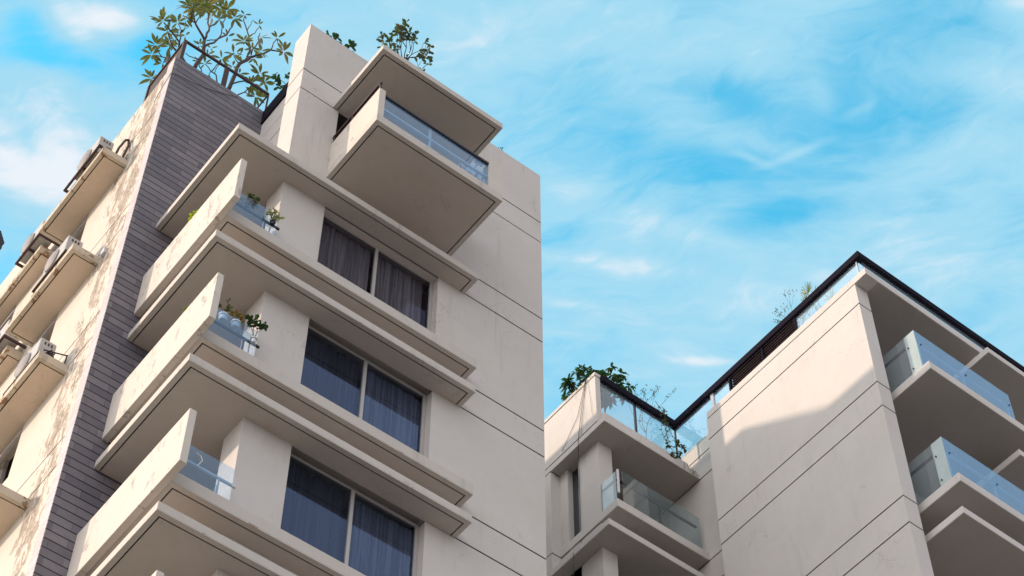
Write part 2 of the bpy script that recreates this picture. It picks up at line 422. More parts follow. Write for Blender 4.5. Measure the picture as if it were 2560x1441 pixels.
class MB:
    def __init__(self):
        self.v = []
        self.f = []
    def quad(self, *p):
        i = len(self.v)
        self.v += [tuple(a) for a in p]
        self.f.append(tuple(range(i, i + len(p))))
        return self
    def box(self, x0, x1, y0, y1, z0, z1):
        i = len(self.v)
        self.v += [(x0, y0, z0), (x1, y0, z0), (x1, y1, z0), (x0, y1, z0), (x0, y0, z1), (x1, y0, z1), (x1, y1, z1), (x0, y1, z1)]
        for a in ((0, 3, 2, 1), (4, 5, 6, 7), (0, 1, 5, 4), (1, 2, 6, 5), (2, 3, 7, 6), (3, 0, 4, 7)):
            self.f.append(tuple(i + k for k in a))
        return self
    def tube(self, pts, r0, r1=None, seg=6, cap=True):
        pts = [Vector(p) for p in pts]
        r1 = r0 if r1 is None else r1
        n = len(pts)
        prev = None
        rings = []
        for k, p in enumerate(pts):
            d = (pts[min(k + 1, n - 1)] - pts[max(k - 1, 0)]).normalized()
            a = d.orthogonal().normalized() if prev is None else (prev - d * prev.dot(d)).normalized()
            prev = a
            b = d.cross(a)
            r = r0 + (r1 - r0) * k / max(1, n - 1)
            i = len(self.v)
            for s in range(seg):
                an = 2 * math.pi * s / seg
                self.v.append(tuple(p + a * (r * math.cos(an)) + b * (r * math.sin(an))))
            rings.append(i)
        for k in range(n - 1):
            for s in range(seg):
                s2 = (s + 1) % seg
                self.f.append((rings[k] + s, rings[k] + s2, rings[k + 1] + s2, rings[k + 1] + s))
        if cap:
            self.f.append(tuple(rings[0] + s for s in reversed(range(seg))))
            self.f.append(tuple(rings[-1] + s for s in range(seg)))
        return self
    def bar(self, p0, p1, w, h=None):
        """rectangular bar between two points"""
        h = h or w
        p0, p1 = Vector(p0), Vector(p1)
        d = (p1 - p0).normalized()
        up = Vector((0, 0, 1)) if abs(d.z) < 0.9 else Vector((0, 1, 0))
        a = d.cross(up).normalized() * (w / 2)
        b = a.cross(d).normalized() * (h / 2)
        i = len(self.v)
        for p in (p0, p1):
            for s, t_ in ((-1, -1), (1, -1), (1, 1), (-1, 1)):
                self.v.append(tuple(p + a * s + b * t_))
        for q_ in ((0, 1, 2, 3), (7, 6, 5, 4), (0, 4, 5, 1), (1, 5, 6, 2), (2, 6, 7, 3), (3, 7, 4, 0)):
            self.f.append(tuple(i + k for k in q_))
        return self
    def disc(self, c, ax, r, th, seg=24, dome=0.0):
        """short cylinder about an axis direction with an optional domed face"""
        c = Vector(c)
        ax = Vector(ax).normalized()
        a = ax.orthogonal().normalized()
        b = ax.cross(a)
        rows = [(r, 0), (r, th)] + ([(r * 0.75, th + dome * 0.6), (r * 0.4, th + dome)] if dome else [])
        idx = []
        for rr, hh in rows:
            i = len(self.v)
            idx.append(i)
            for s in range(seg):
                an = 2 * math.pi * s / seg
                self.v.append(tuple(c + ax * hh + a * (rr * math.cos(an)) + b * (rr * math.sin(an))))
        for k in range(len(idx) - 1):
            for s in range(seg):
                s2 = (s + 1) % seg
                self.f.append((idx[k] + s, idx[k] + s2, idx[k + 1] + s2, idx[k + 1] + s))
        self.f.append(tuple(idx[-1] + s for s in range(seg)))
        return self
    def build(self, name, m, parent=None, bevel=0.0, smooth=False):
        off = root_loc(parent) if parent else Vector((0, 0, 0))
        me = bpy.data.meshes.new(name)
        me.from_pydata([(a - off.x, b - off.y, c - off.z) for a, b, c in self.v], [], self.f)
        me.materials.append(MATS[m])
        me.update()
        bmm = bmesh.new()
        bmm.from_mesh(me)
        bmesh.ops.recalc_face_normals(bmm, faces=bmm.faces)
        bmm.to_mesh(me)
        bmm.free()
        if smooth:
            for p in me.polygons:
                p.use_smooth = True
        o = bpy.data.objects.new(name, me)
        COL.objects.link(o)
        if parent:
            o.parent = parent
        if bevel:
            md = o.modifiers.new("bevel", 'BEVEL')
            md.width = bevel
            md.segments = 2
            md.limit_method = 'ANGLE'
        return o

GL = [(34.22, 34.91), (31.015, 31.72), (27.80, 28.49), (24.615, 25.305), (21.42, 22.11), (18.22, 18.91), (15.02, 15.71), (11.8, 12.5), (8.6, 9.3), (5.4, 6.1)]
def levels(lo, hi, extra=()):
    g = sorted([a for p in GL for a in p] + list(extra))
    return [a for a in g if lo + 0.05 < a < hi - 0.05]
GW = 0.034
def banded(mb, gb, x0, x1, y0, y1, z0, z1, face, extra=(), depth=0.007):
    """a wall panel cut by horizontal shadow grooves on the given faces ('W','S')"""
    zs = [z0] + levels(z0, z1, extra) + [z1]
    for i in range(len(zs) - 1):
        a = zs[i] + (GW / 2 if i else 0)
        b = zs[i + 1] - (GW / 2 if i < len(zs) - 2 else 0)
        mb.box(x0, x1, y0, y1, a, b)
        if i < len(zs) - 2:
            gb.box(x0 + (depth if 'W' in face else 0), x1 - 0.002, y0 + (depth if 'S' in face else 0), y1 - 0.002, b, b + GW)

GROOVES = []
def drip_slab(mb, gb, x0, x1, y0, y1, z0, z1, sides, inset=0.085, gap=0.024, lip=0.018, inner=None):
    """slab whose soffit carries a drip groove parallel to its free edges"""
    mb.box(x0, x1, y0, y1, z0 + lip, z1)
    GROOVES.append((x0 + 0.01, x1 - 0.01, y0 + 0.01, y1 - 0.01, z0 + lip - 0.004, z0 + lip - 0.0005))
    xa, xb, ya, yb = x0, x1, y0, y1
    if 'W' in sides: mb.box(x0, x0 + inset, y0, y1, z0, z0 + lip); xa = x0 + inset + gap
    if 'E' in sides: mb.box(x1 - inset, x1, y0, y1, z0, z0 + lip); xb = x1 - inset - gap
    fx0 = x0 + (inset if 'W' in sides else 0)
    fx1 = x1 - (inset if 'E' in sides else 0)
    if 'S' in sides: mb.box(fx0, fx1, y0, y0 + inset, z0, z0 + lip); ya = y0 + inset + gap
    if 'N' in sides: mb.box(fx0, fx1, y1 - inset, y1, z0, z0 + lip); yb = y1 - inset - gap
    for r in (inner or [(xa, xb, ya, yb)]):
        gb.box(*r, z0, z0 + lip)
def flush_grooves(o):
    # the shadow line inside each drip channel, a child of its slab
    if GROOVES:
        m = MB()
        for g_ in GROOVES: m.box(*g_)
        m.build('drip_groove', 'groove', o)
        GROOVES.clear()
# ------------------------------------------------------------------ ground
g = MB(); g.quad((-3000, -3000, 0), (3000, -3000, 0), (3000, 3000, 0), (-3000, 3000, 0))
tag(g.build('ground', 'asphalt'), kind='structure')

# ------------------------------------------------------------------ left apartment building
LB = thing('apartment_building', (10.5, 19.7, 0), 'tall cream apartment block with purple tiled corner and stacked projecting window slabs', 'building')
WZ = 36.64
# floors: low slab bottom, canopy slab bottom
FLO = [(28.51, 31.0), (25.31, 27.785), (22.10, 24.61), (18.92, 21.42), (15.72, 18.22), (12.5, 15.0)]

wall = MB(); grv = MB()
# south wall around the window bays
def south_piece(x0, x1, z0, z1, y1=17.78):
    banded(wall, grv, x0, x1, 17.5, y1, z0, z1, 'S')
south_piece(11.93, 14.32, 0, 34.22 - GW / 2)                      # right of the windows
banded(wall, grv, 8.60, 14.32, 17.5, 18.03, 34.22 + GW / 2, WZ, 'SW')  # screen above the top opening
grv.box(8.63, 14.31, 17.53, 18.0, 34.209, 34.231)
banded(wall, grv, 8.60, 9.47, 17.5, 18.03, 31.20, 34.22 - GW / 2, 'SW')  # fin beside the top balcony
wall.box(9.47, 11.93, 17.5, 17.78, 31.0, 32.02)
for k, (lo, hi) in enumerate(FLO):
    zt = lo + 0.24
    wall.box(8.60, 9.46, 17.5, 18.03, zt, hi)                      # pier beside the balcony
    below = FLO[k + 1][1] + 0.17 if k + 1 < len(FLO) else 0
    wall.box(8.60, 11.93, 17.5, 17.78, below, lo)                  # band between slabs
    wall.box(9.46, 11.93, 17.78, 18.6, below, lo)                  # floor structure behind it
# return wall facing the balconies
openings = []
zc = 0.0
rw = MB()
ops = sorted([(lo + 0.26, lo + 2.3) for lo, hi in FLO])
z = 0.0
for a, b in ops:
    rw.box(9.0, 9.2, 18.032, 19.72, z, a)
    rw.box(9.0, 9.2, 18.032, 18.28, a, b); rw.box(9.0, 9.2, 19.35, 19.72, a, b)
    z = b
wall.v += []
rwg = MB()
rw.box(9.0, 9.2, 18.032, 19.72, z, 32.3)
rw.box(9.0, 9.2, 19.17, 19.72, 32.3, 34.22); rw.box(9.0, 9.2, 18.032, 18.3, 32.3, 34.22)
rw.box(9.0, 9.2, 18.032, 19.72, 34.22, 34.76)
banded(rw, rwg, 9.0, 9.2, 18.032, 19.72, 34.76, 35.47, 'W')
rwg.box(9.03, 9.19, 18.04, 19.72, 35.47, 35.49)
banded(rw, rwg, 9.0, 9.2, 18.032, 19.72, 35.49, 36.12, 'W')
wl = wall.build('wall', 'plaster', LB)
rw.build('return_wall', 'plaster', LB)
grv.f += [tuple(i + len(grv.v) for i in f) for f in rwg.f]; grv.v += rwg.v
grv.build('wall_groove', 'groove', wl)
back = MB()
back.box(14.02, 14.318, 17.78, 34, 0, 35.15)                       # east wall
back.box(9.2, 14.02, 18.6, 34, 0, 35.15)                           # core
back.build('core', 'plaster', LB)
st = MB()                                                         # unseen sloped roof block, shaped to cast the shadow edge on the right block
pr = [(20.7, 35.15), (22.9, 36.62), (30, 36.62), (30, 35.15)]
i0 = len(st.v)
for x in (11.5, 14.30):
    st.v += [(x, a, b) for a, b in pr]
st.f += [(0, 1, 2, 3), (7, 6, 5, 4), (0, 4, 5, 1), (1, 5, 6, 2), (2, 6, 7, 3), (3, 7, 4, 0)]
st.build('shadow_caster', 'plaster', LB)
db = MB().box(8.965, 9.2, 18.034, 19.74, 36.125, 36.58)
db.build('dark_coping', 'coping_black', LB)
# top opening: recessed sliding doors
ro = MB(); ro.box(9.47, 11.93, 18.45, 18.6, 32.02, 34.22); ro.box(9.2, 9.47, 18.03, 18.6, 31.2, 34.2)
ro.box(11.93, 12.1, 17.78, 18.6, 31, 34.2); ro.box(9.47, 11.93, 17.78, 18.6, 31.6, 32.0)
ro.build('recess', 'plaster', LB)
dr = MB().box(9.6, 11.8, 18.40, 18.44, 32.05, 34.1); d_ = dr.build('door', 'dark_glass', LB)
fr = MB()
for x in (9.6, 10.33, 11.06, 11.76): fr.box(x, x + 0.05, 18.36, 18.397, 32.05, 34.1)
fr.build('frame', 'window_frame', d_)
# balcony side doors and the upper side window
for a, b in ops[-4:]:
    dd = MB().box(9.1, 9.14, 18.28, 19.35, a, b).build('door', 'dark_glass', LB)
    ff = MB().box(9.06, 9.098, 18.28, 18.34, a, b).box(9.06, 9.098, 19.29, 19.35, a, b).box(9.06, 9.098, 18.78, 18.84, a, b).build('frame', 'window_frame', dd)
dd = MB().box(9.1, 9.14, 18.3, 19.17, 32.3, 34.76).build('window', 'dark_glass', LB)
MB().box(9.05, 9.098, 18.3, 18.36, 32.3, 34.22).box(9.05, 9.098, 19.11, 19.17, 32.3, 34.22).build('frame', 'window_frame', dd)

# tiled corner block
MB().box(6.91, 9.0, 19.72, 19.97, 0, 36.62).build('tile_wall', 'tile_purple', LB, 0.0)
MB().box(6.898, 6.9085, 19.722, 19.985, 0, 36.60).build('corner_tiling', 'tile_pale', LB)
MB().box(7.2, 9.0, 19.97, 34, 0, 36.3).build('block_core', 'plaster', LB)
# west wall with window recesses under the ledges
LED = [33.88, 30.68, 27.59, 24.33, 21.1, 17.9, 14.7]
ww = MB(); wg = MB()
holes = [(22.14, 23.0, z - 1.35, z) for z in LED] + [(24.9, 25.7, z - 1.35, z) for z in LED]
ys = [19.985, 22.14, 23.0, 24.9, 25.7, 34]
for (ya, yb) in ((19.972, 22.14), (23.08, 24.9), (25.7, 34)):
    banded(ww, wg, 6.91, 7.2, ya, yb, 0, 36.35, 'W')
for (ya, yb) in ((22.14, 23.08), (24.9, 25.7)):
    z = 0
    for L_ in sorted(LED):
        ww.box(6.91, 7.2, ya, yb, z, L_ - 1.35)
        z = L_
    ww.box(6.91, 7.2, ya, yb, z, 36.35)
w2 = ww.build('side_wall', 'plaster_side', LB)
wg.build('wall_groove', 'groove', w2)
for j, L_ in enumerate(LED[:5]):
    for (ya, yb) in ((22.14, 23.08), (24.9, 25.7)):
        wn = MB().box(7.13, 7.16, ya, yb, L_ - 1.35, L_).build('window', 'void', LB)
        MB().box(6.90, 6.96, ya + 0.02, yb - 0.002, L_ - 0.20, L_ - 0.13).box(7.06, 7.128, ya, ya + 0.06, L_ - 1.35, L_).box(7.06, 7.128, yb - 0.06, yb, L_ - 1.35, L_).build('frame', 'window_frame', wn)

# side ledges
for L_ in LED[:5]:
    for (x0, y0, y1) in ((6.37, 20.76, 23.12), (6.585, 23.46, 26.1)):
        a = MB(); b = MB()
        drip_slab(a, b, x0, 6.912, y0, y1, L_, L_ + 0.165, 'WSN', 0.075, 0.022)
        o = a.build('side_ledge', 'plaster_ledge', LB)
        flush_grooves(o); b.build('soffit', 'soffit_ledge', o)

# window bays, slabs, balconies
random.seed(4)
def slab_part(x0, x1, y0, z0, z1, west_y, name):
    a = MB(); b = MB()
    a.box(x0, x1, y0, 17.52, z0 + 0.018, z1)
    a.box(x0, 8.999, 17.52, west_y, z0 + 0.018, z1)
    i, gp = 0.085, 0.024
    GROOVES.append((x0 + .01, x1 - .01, y0 + .01, 17.49, z0 + 0.014, z0 + 0.0175)); GROOVES.append((x0 + .01, 8.99, 17.49, west_y - .01, z0 + 0.014, z0 + 0.0175))
    a.box(x0, x0 + i, y0, west_y, z0, z0 + 0.018)
    a.box(x0 + i, x1, y0, y0 + i, z0, z0 + 0.018)
    a.box(x1 - i, x1, y0 + i, 17.52, z0, z0 + 0.018)
    b.box(x0 + i + gp, x1 - i - gp, y0 + i + gp, 17.52, z0, z0 + 0.018)
    b.box(x0 + i + gp, 8.999, 17.52, west_y, z0, z0 + 0.018)
    o = a.build(name, 'plaster_slab', LB)
    MB().box(x0 - 0.0012, x1 - 0.02, y0 - 0.0012, y0 + 0.02, z0 + 0.0006, z0 + 0.032).box(x0 - 0.0012, x0 + 0.02, y0 + 0.02, west_y - 0.01, z0 + 0.0006, z0 + 0.030).build('weathered_edge', 'weathered', o)
    flush_grooves(o); b.build('soffit', 'plaster_soffit', o)
    return o
for k, (lo, hi) in enumerate(FLO):
    slab_part(7.38, 12.52, 17.09, hi, hi + 0.17, 19.719, 'canopy_slab')
    slab_part(7.50, 12.56, 17.13, lo, lo + 0.24, 19.719, 'floor_slab')
    p = MB()
    p.box(7.38, 7.497, 16.70, 19.719, lo - 0.04, lo + 1.055)
    p.build('parapet', 'plaster_parapet', LB, 0.01)
    if k > 3: continue
    zt = lo + 0.24
    # window
    wn = MB()
    Yf = 17.64
    wn.box(9.461, 11.929, Yf, Yf + 0.05, hi - 0.045, hi - 0.002); wn.box(9.461, 11.929, Yf, Yf + 0.05, zt + 0.002, zt + 0.05)
    wn.box(9.461, 9.50, Yf, Yf + 0.05, zt + 0.05, hi - 0.045)
    wn.box(11.86, 11.929, Yf, Yf + 0.05, zt + 0.05, hi - 0.045)
    wn.box(10.655, 10.715, Yf - 0.01, Yf + 0.05, zt + 0.05, hi - 0.045)
    wo_ = wn.build('window', 'window_frame', LB, 0.004)
    MB().box(9.50, 10.655, Yf + 0.02, Yf + 0.026, zt + 0.05, hi - 0.045).build('pane', 'pane_dim' if k == 0 else 'pane_window', wo_)
    MB().box(10.715, 11.86, Yf + 0.03, Yf + 0.036, zt + 0.05, hi - 0.045).build('pane', 'pane_dim' if k == 0 else 'pane_window', wo_)
    # curtains: wavy sheets hanging behind the glass
    for (xa, xb, mt, hz) in ((9.5, 10.62, 'curtain_dark' if k else 'curtain', hi - 0.05), (10.72, 11.78 if k == 0 else 11.88, ['curtain', 'curtain_blue', 'curtain_blue', 'curtain_dark'][k], hi - 0.05)):
        c = MB()
        n = 46
        rr = random.Random(k * 7 + int(xa * 10))
        ph = [rr.uniform(0, 6) for _ in range(3)]
        cols = []
        for s_ in range(n + 1):
            x = xa + (xb - xa) * s_ / n
            y = 17.76 + 0.011 * math.sin(s_ * 1.35 + ph[0] + 1.5 * math.sin(s_ * 0.21 + ph[2])) + 0.012 * math.sin(s_ * 0.6 + ph[1])
            cols.append((x, y))
        for s_ in range(n):
            c.quad((*cols[s_], zt), (*cols[s_ + 1], zt), (*cols[s_ + 1], hz), (*cols[s_], hz))
        c.build('curtain', mt, wo_, smooth=True)
    # room behind
    rm = MB()
    rm.box(9.461, 11.929, 18.5, 18.6, zt, hi); rm.box(9.461, 9.48, 17.79, 18.5, zt, hi); rm.box(11.91, 11.929, 17.79, 18.5, zt, hi)
    rm.build('room_wall', 'room', wo_)
    # balcony glass
    mtl = 'pane_balcony'
    gr = MB().box(7.50, 8.50, 17.30, 17.312, zt, lo + 1.10).build('glass_railing', mtl, LB)
    cl = MB().bar((7.5, 17.34, lo + 0.80), (8.58, 17.34, lo + 0.80), 0.035).bar((8.30, 17.34, zt), (8.30, 17.34, lo + 0.80), 0.03)
    cl.build('rail', 'pale_metal' if k == 2 else 'dark_metal', gr)

# top balcony
a = MB(); b = MB()
drip_slab(a, b, 9.40, 12.18, 15.96, 17.52, 31.87, 32.08, 'WSE', 0.085, 0.024)
o = a.build('balcony_slab', 'plaster_slab', LB); flush_grooves(o); b.build('soffit', 'plaster_soffit', o)
p = MB().box(9.40, 9.535, 15.96, 17.499, 32.08, 32.97)
MB().box(11.87, 12.18, 15.96, 16.10, 32.08, 33.06).box(12.04, 12.18, 16.10, 17.499, 32.08, 33.06).build('parapet', 'plaster_parapet', LB)
p.build('parapet', 'plaster_parapet', LB, 0.01)
gr = MB().box(9.535, 11.87, 16.00, 16.012, 32.08, 32.83).build('glass_railing', 'pane_balcony', LB)
MB().box(9.535, 11.87, 15.975, 16.045, 32.83, 32.885).build('top_rail', 'dark_metal', gr)
MB().bar((9.54, 16.05, 32.48), (11.87, 16.05, 32.48), 0.05).bar((10.59, 16.05, 32.08), (10.59, 16.05, 32.83), 0.04).build('rail', 'pale_metal', gr)
tr = MB().bar((9.44, 15.99, 33.22), (9.44, 17.49, 33.22), 0.05, 0.05).bar((9.44, 15.99, 33.06), (9.44, 17.49, 33.06), 0.03, 0.03)
for y in (16.02, 16.88, 17.45): tr.bar((9.44, y, 32.97), (9.44, y, 33.24), 0.035)
tr.build('parapet_rail', 'rust_metal', LB)
a = MB(); b = MB()
drip_slab(a, b, 9.34, 12.12, 15.90, 17.52, 34.235, 34.385, 'WSE', 0.085, 0.024)
o = a.build('roof_slab', 'plaster_slab', LB); flush_grooves(o); b.build('soffit', 'plaster_soffit', o)

# railing on the tiled block
rl = MB()
Z0, Z1 = 36.62, 37.47
rl.bar((7.03, 19.80, Z1), (9.05, 19.80, Z1), 0.045, 0.05)
rl.bar((7.03, 19.80, Z1), (7.03, 21.15, Z1), 0.045, 0.05)
rl.bar((9.05, 19.80, Z1), (9.05, 19.80, Z0), 0.03, 0.03)
rl.bar((9.05, 19.80, Z1), (9.05, 21.15, Z1), 0.03, 0.03)
rl.bar((7.03, 21.15, Z1), (7.03, 21.15, 36.3), 0.05, 0.05)
rl.box(7.005, 7.075, 19.775, 19.85, Z0, Z1)
rl.box(7.99, 8.095, 19.785, 19.82, Z0, Z1)
rl_o = rl.build('roof_railing', 'rust_metal', LB)
MB().box(7.035, 7.06, 19.86, 21.12, 36.42, Z1 - 0.02).build('railing_panel', 'rust_metal', rl_o)

# ------------------------------------------------------------------ right apartment building
RB = thing('apartment_building', (25, 20, 0), 'cream apartment block on the right with black roof railing and glass balconies', 'building')
rwall = MB(); rgrv = MB()
banded(rwall, rgrv, 20.24, 20.585, 14.72, 19.27, 0, 34.86, 'WS')
rgrv.box(20.27, 20.58, 14.75, 19.26, 34.86, 34.882)
banded(rwall, rgrv, 20.83, 21.1, 19.27, 30, 0, 35.40, 'W')
rwall.box(20.585, 20.83, 19.0, 19.27, 0, 34.86)
wr = rwall.build('wall', 'plaster_right', RB)
rgrv.build('wall_groove', 'groove', wr)
MB().box(20.585, 34, 16.3, 18.9, 0, 34.86).box(21.1, 34, 18.9, 30, 0, 34.86).build('core', 'plaster_right', RB)
a = MB()
a.box(20.235, 34, 14.39, 19.25, 34.886, 35.085)
rs = a.build('roof_slab', 'plaster_right', RB, 0.012)
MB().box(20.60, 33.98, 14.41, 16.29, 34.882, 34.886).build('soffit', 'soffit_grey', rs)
# balcony doors in the south front
for zf in (31.93, 28.74, 25.5):
    dn = MB().box(20.9, 26, 16.26, 16.298, zf, zf + 2.2).build('door', 'dark_glass', RB)
    f = MB()
    for x in (20.9, 21.8, 22.7, 23.6, 24.5, 25.4): f.box(x, x + 0.05, 16.2, 16.258, zf, zf + 2.2)
    f.box(20.9, 26, 16.18, 16.199, zf + 2.2, zf + 2.26)
    f.build('frame', 'wood', dn)
def plain_slab(name, x0, x1, y0, y1, z0, z1, par=RB):
    a = MB().box(x0, x1, y0, y1, z0 + 0.004, z1)
    o = a.build(name, 'plaster_right', par, 0.01)
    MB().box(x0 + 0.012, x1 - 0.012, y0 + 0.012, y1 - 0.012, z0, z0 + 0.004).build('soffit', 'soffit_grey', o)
    return o
plain_slab('balcony_slab', 20.81, 27, 13.86, 16.3, 31.72, 31.95)
plain_slab('balcony_slab', 20.81, 27, 13.86, 16.3, 28.52, 28.74)
plain_slab('balcony_slab', 20.81, 27, 13.86, 16.3, 25.32, 25.54)
plain_slab('canopy_slab', 23.16, 28, 13.98, 16.3, 34.2, 34.375)
plain_slab('canopy_slab', 23.16, 28, 13.97, 16.3, 31.0, 31.17)
plain_slab('canopy_slab', 20.83, 28, 13.98, 16.3, 27.80, 27.975)
for zt, xr in ((31.95, 23.5), (28.74, 23.6)):
    h = 1.18
    gr = MB().box(20.86, xr, 14.05, 14.062, zt, zt + h).build('glass_railing', 'pane_blue', RB)
    MB().box(20.845, 20.858, 14.052, 14.32, zt, zt + h).build('corner_pane', 'pane_green', gr)
    MB().box(20.848, 20.86, 14.335, 16.2, zt, zt + h).build('side_pane', 'pane_clear', gr)
    MB().box(20.855, 20.88, 14.35, 16.2, zt + 0.86, zt + 0.93).build('side_rail', 'dark_metal', gr)
    MB().bar((20.92, 14.12, zt + 0.86), (xr - 0.1, 14.12, zt + 0.86), 0.045).build('rail', 'pale_metal', gr)
    for x in (20.95, 22.18, 23.4): MB().bar((x, 14.11, zt), (x, 14.11, zt + 0.86), 0.04).build('post', 'pale_metal', gr)
    bt = MB()
    for y, z_ in ((14.26, zt + 0.80), (14.26, zt + 0.16)): bt.disc((20.846, y, z_), (-1, 0, 0), 0.016, 0.02, 10)
    for x in (20.97, 22.2, 23.42): bt.disc((x, 14.05, zt + 0.80), (0, -1, 0), 0.016, 0.02, 10)
    bt.build('bolt', 'dark_metal', gr)
# roof railing: black handrail, glass, louvred plant screen
RX, RY, RZ = 20.46, 14.65, 36.02
hr = MB()
hr.box(RX - 0.08, RX + 0.06, RY - 0.08, 20.45 + 0.06, RZ - 0.18, RZ)
hr.box(RX + 0.06, 34, RY - 0.08, RY + 0.06, RZ - 0.18, RZ)
hr.box(18.31, RX - 0.08, 20.37, 20.51, RZ - 0.18, RZ)
hro = hr.build('handrail', 'coping_black', RB, 0.006)
for ya, yb, zb in ((RY + 0.08, 16.56, 35.085), (18.66, 19.17, 35.085), (19.26, 20.43, 34.72)):
    MB().box(RX - 0.006, RX + 0.006, ya, yb, zb, RZ - 0.18).build('glass_pane', 'pane_clear', RB)
MB().box(RX + 0.08, 34, RY - 0.006, RY + 0.006, 35.085, RZ - 0.18).build('glass_pane', 'pane_clear', RB)
lv = MB()
for i in range(9):
    z = 35.12 + i * 0.088
    lv.quad((RX - 0.03, 16.62, z), (RX - 0.03, 18.62, z), (RX + 0.04, 18.62, z + 0.06), (RX + 0.04, 16.62, z + 0.06))
    lv.quad((RX - 0.03, 16.62, z - 0.008), (RX + 0.04, 16.62, z + 0.052), (RX + 0.04, 18.62, z + 0.052), (RX - 0.03, 18.62, z - 0.008))
lvo = lv.build('louvre_screen', 'louvre', RB)
MB().box(RX + 0.06, RX + 0.07, 16.62, 18.62, 35.09, RZ - 0.12).build('backing', 'louvre_back', lvo)
for y in (16.56, 17.58, 18.62): MB().box(RX - 0.04, RX + 0.04, y, y + 0.045, 35.085, RZ - 0.18).build('post', 'coping_black', lvo)
MB().box(RX - 0.035, RX + 0.02, 19.17, 19.25, 35.085, RZ - 0.18).build('glass_post', 'pale_metal', RB)
MB().bar((RX, 14.72, 35.085), (RX, 14.72, RZ - 0.18), 0.03).build('glass_post', 'pale_metal', RB)
for x_, w_ in ((RX, 0.035), (19.29, 0.045)):
    MB().bar((x_, 20.465, 34.4), (x_, 20.465, RZ - 0.18), w_).build('rail_post', 'dark_metal', RB)
# rear wing
rr = MB(); rg = MB()
banded(rr, rg, 18.42, 18.80, 20.75, 21.40, 0, 34.22, 'W')
for a_, b_ in ((31.94, 34.20), (28.74, 31.0), (25.5, 27.8)):
    pass
zz = 0
for a_, b_ in ((25.6, 27.8), (28.78, 31.0), (31.98, 34.20)):
    rr.box(18.42, 18.62, 21.40, 21.76, zz, a_); zz = b_
banded(rr, rg, 18.42, 18.62, 21.76, 22.02, 0, 34.22, 'W')
banded(rr, rg, 18.17, 20.83, 22.02, 30, 0, 34.40, 'W')
rro = rr.build('rear_wing_wall', 'plaster_right', RB)
rg.build('wall_groove', 'groove', rro)
for a_, b_ in ((25.6, 27.8), (28.78, 31.0), (31.98, 34.20)):
    MB().box(18.56, 18.6, 21.40, 21.76, a_, b_).build('side_window', 'dark_glass', RB)
# terrace slab, parapet and lower slabs
plain_slab('terrace_slab', 18.17, 20.83, 20.22, 22.02, 34.22, 34.40)
plain_slab('canopy_slab', 18.12, 20.83, 20.19, 22.02, 31.0, 31.17)
plain_slab('canopy_slab', 18.12, 20.83, 20.19, 22.02, 27.8, 27.97)
plain_slab('balcony_slab', 18.39, 20.82, 20.20, 22.02, 31.72, 31.95)
plain_slab('balcony_slab', 18.39, 20.82, 20.20, 22.02, 28.52, 28.75)
MB().box(18.30, RX + 0.2, 20.36, 20.60, 34.40, 34.74).build('terrace_kerb', 'plaster_right', RB, 0.01)
tp = MB(); tp.box(18.165, 18.31, 20.44, 30, 34.422, 35.94)
tp.box(18.15, 18.33, 20.43, 30, 35.955, 36.06)
tpo = tp.build('terrace_parapet', 'plaster_right', RB, 0.01)
MB().box(18.18, 18.30, 20.46, 30, 34.40, 34.422).box(18.18, 18.30, 20.46, 30, 35.94, 35.955).build('groove', 'groove', tpo)
MB().box(18.33, RX - 0.1, 20.447, 20.459, 34.74, RZ - 0.12).build('terrace_glass', 'pane_clear', RB)
# recessed rear balconies
for zt in (31.95, 28.75):
    rc = MB().box(18.62, 20.83, 21.95, 22.018, zt, zt + 2.26).build('recess_wall', 'plaster_right', RB)
    dn = MB().box(19.0, 20.2, 21.90, 21.948, zt, zt + 2.0).build('door', 'dark_glass', RB)
    MB().box(18.94, 18.998, 21.86, 21.945, zt, zt + 2.06).box(20.2, 20.26, 21.86, 21.945, zt, zt + 2.06).box(18.94, 20.26, 21.86, 21.945, zt + 2.0, zt + 2.06).build('frame', 'wood', dn)
    gr = MB().box(18.62, 20.71, 20.26, 20.272, zt, zt + 1.02).build('glass_railing', 'pane_grey', RB)
    MB().box(18.45, 18.462, 20.28, 20.74, zt, zt + 0.92).build('side_pane', 'pane_grey', gr)
    MB().bar((18.5, 20.32, zt + 0.74), (20.66, 20.32, zt + 0.74), 0.045).bar((18.5, 20.32, zt + 0.74), (18.5, 20.74, zt + 0.74), 0.04).bar((19.62, 20.30, zt), (19.62, 20.30, zt + 0.78), 0.035).build('rail', 'dark_metal', gr)
    MB().box(18.46, 18.50, 20.225, 20.26, zt + 0.25, zt + 0.95).build('end_clip', 'white_plastic', gr)

# ------------------------------------------------------------------ neighbouring tower at the left edge of the view
NB = thing('tower_block', (8, 50, 0), 'dark roof eave of a distant tower at the left edge', 'building')
MB().box(4.5, 11.0, 45.4, 56, 0, 62.3).build('wall', 'tower_paint', NB)
e = MB()
pts = [(0, 62.25), (11.27, 62.25), (11.30, 62.42), (11.24, 62.55), (11.33, 62.75), (11.05, 63.3), (4, 63.3)]
pts = [(4.0, 62.25)] + pts[1:-1] + [(4.0, 63.3)]
n = len(pts)
e.v = [(x, 45.0, z) for x, z in pts] + [(x, 56.5, z) for x, z in pts]
e.f = [tuple(range(n)), tuple(reversed(range(n, 2 * n)))] + [(i, (i + 1) % n, (i + 1) % n + n, i + n) for i in range(n)]
e.build('roof_eave', 'eave_dark', NB)

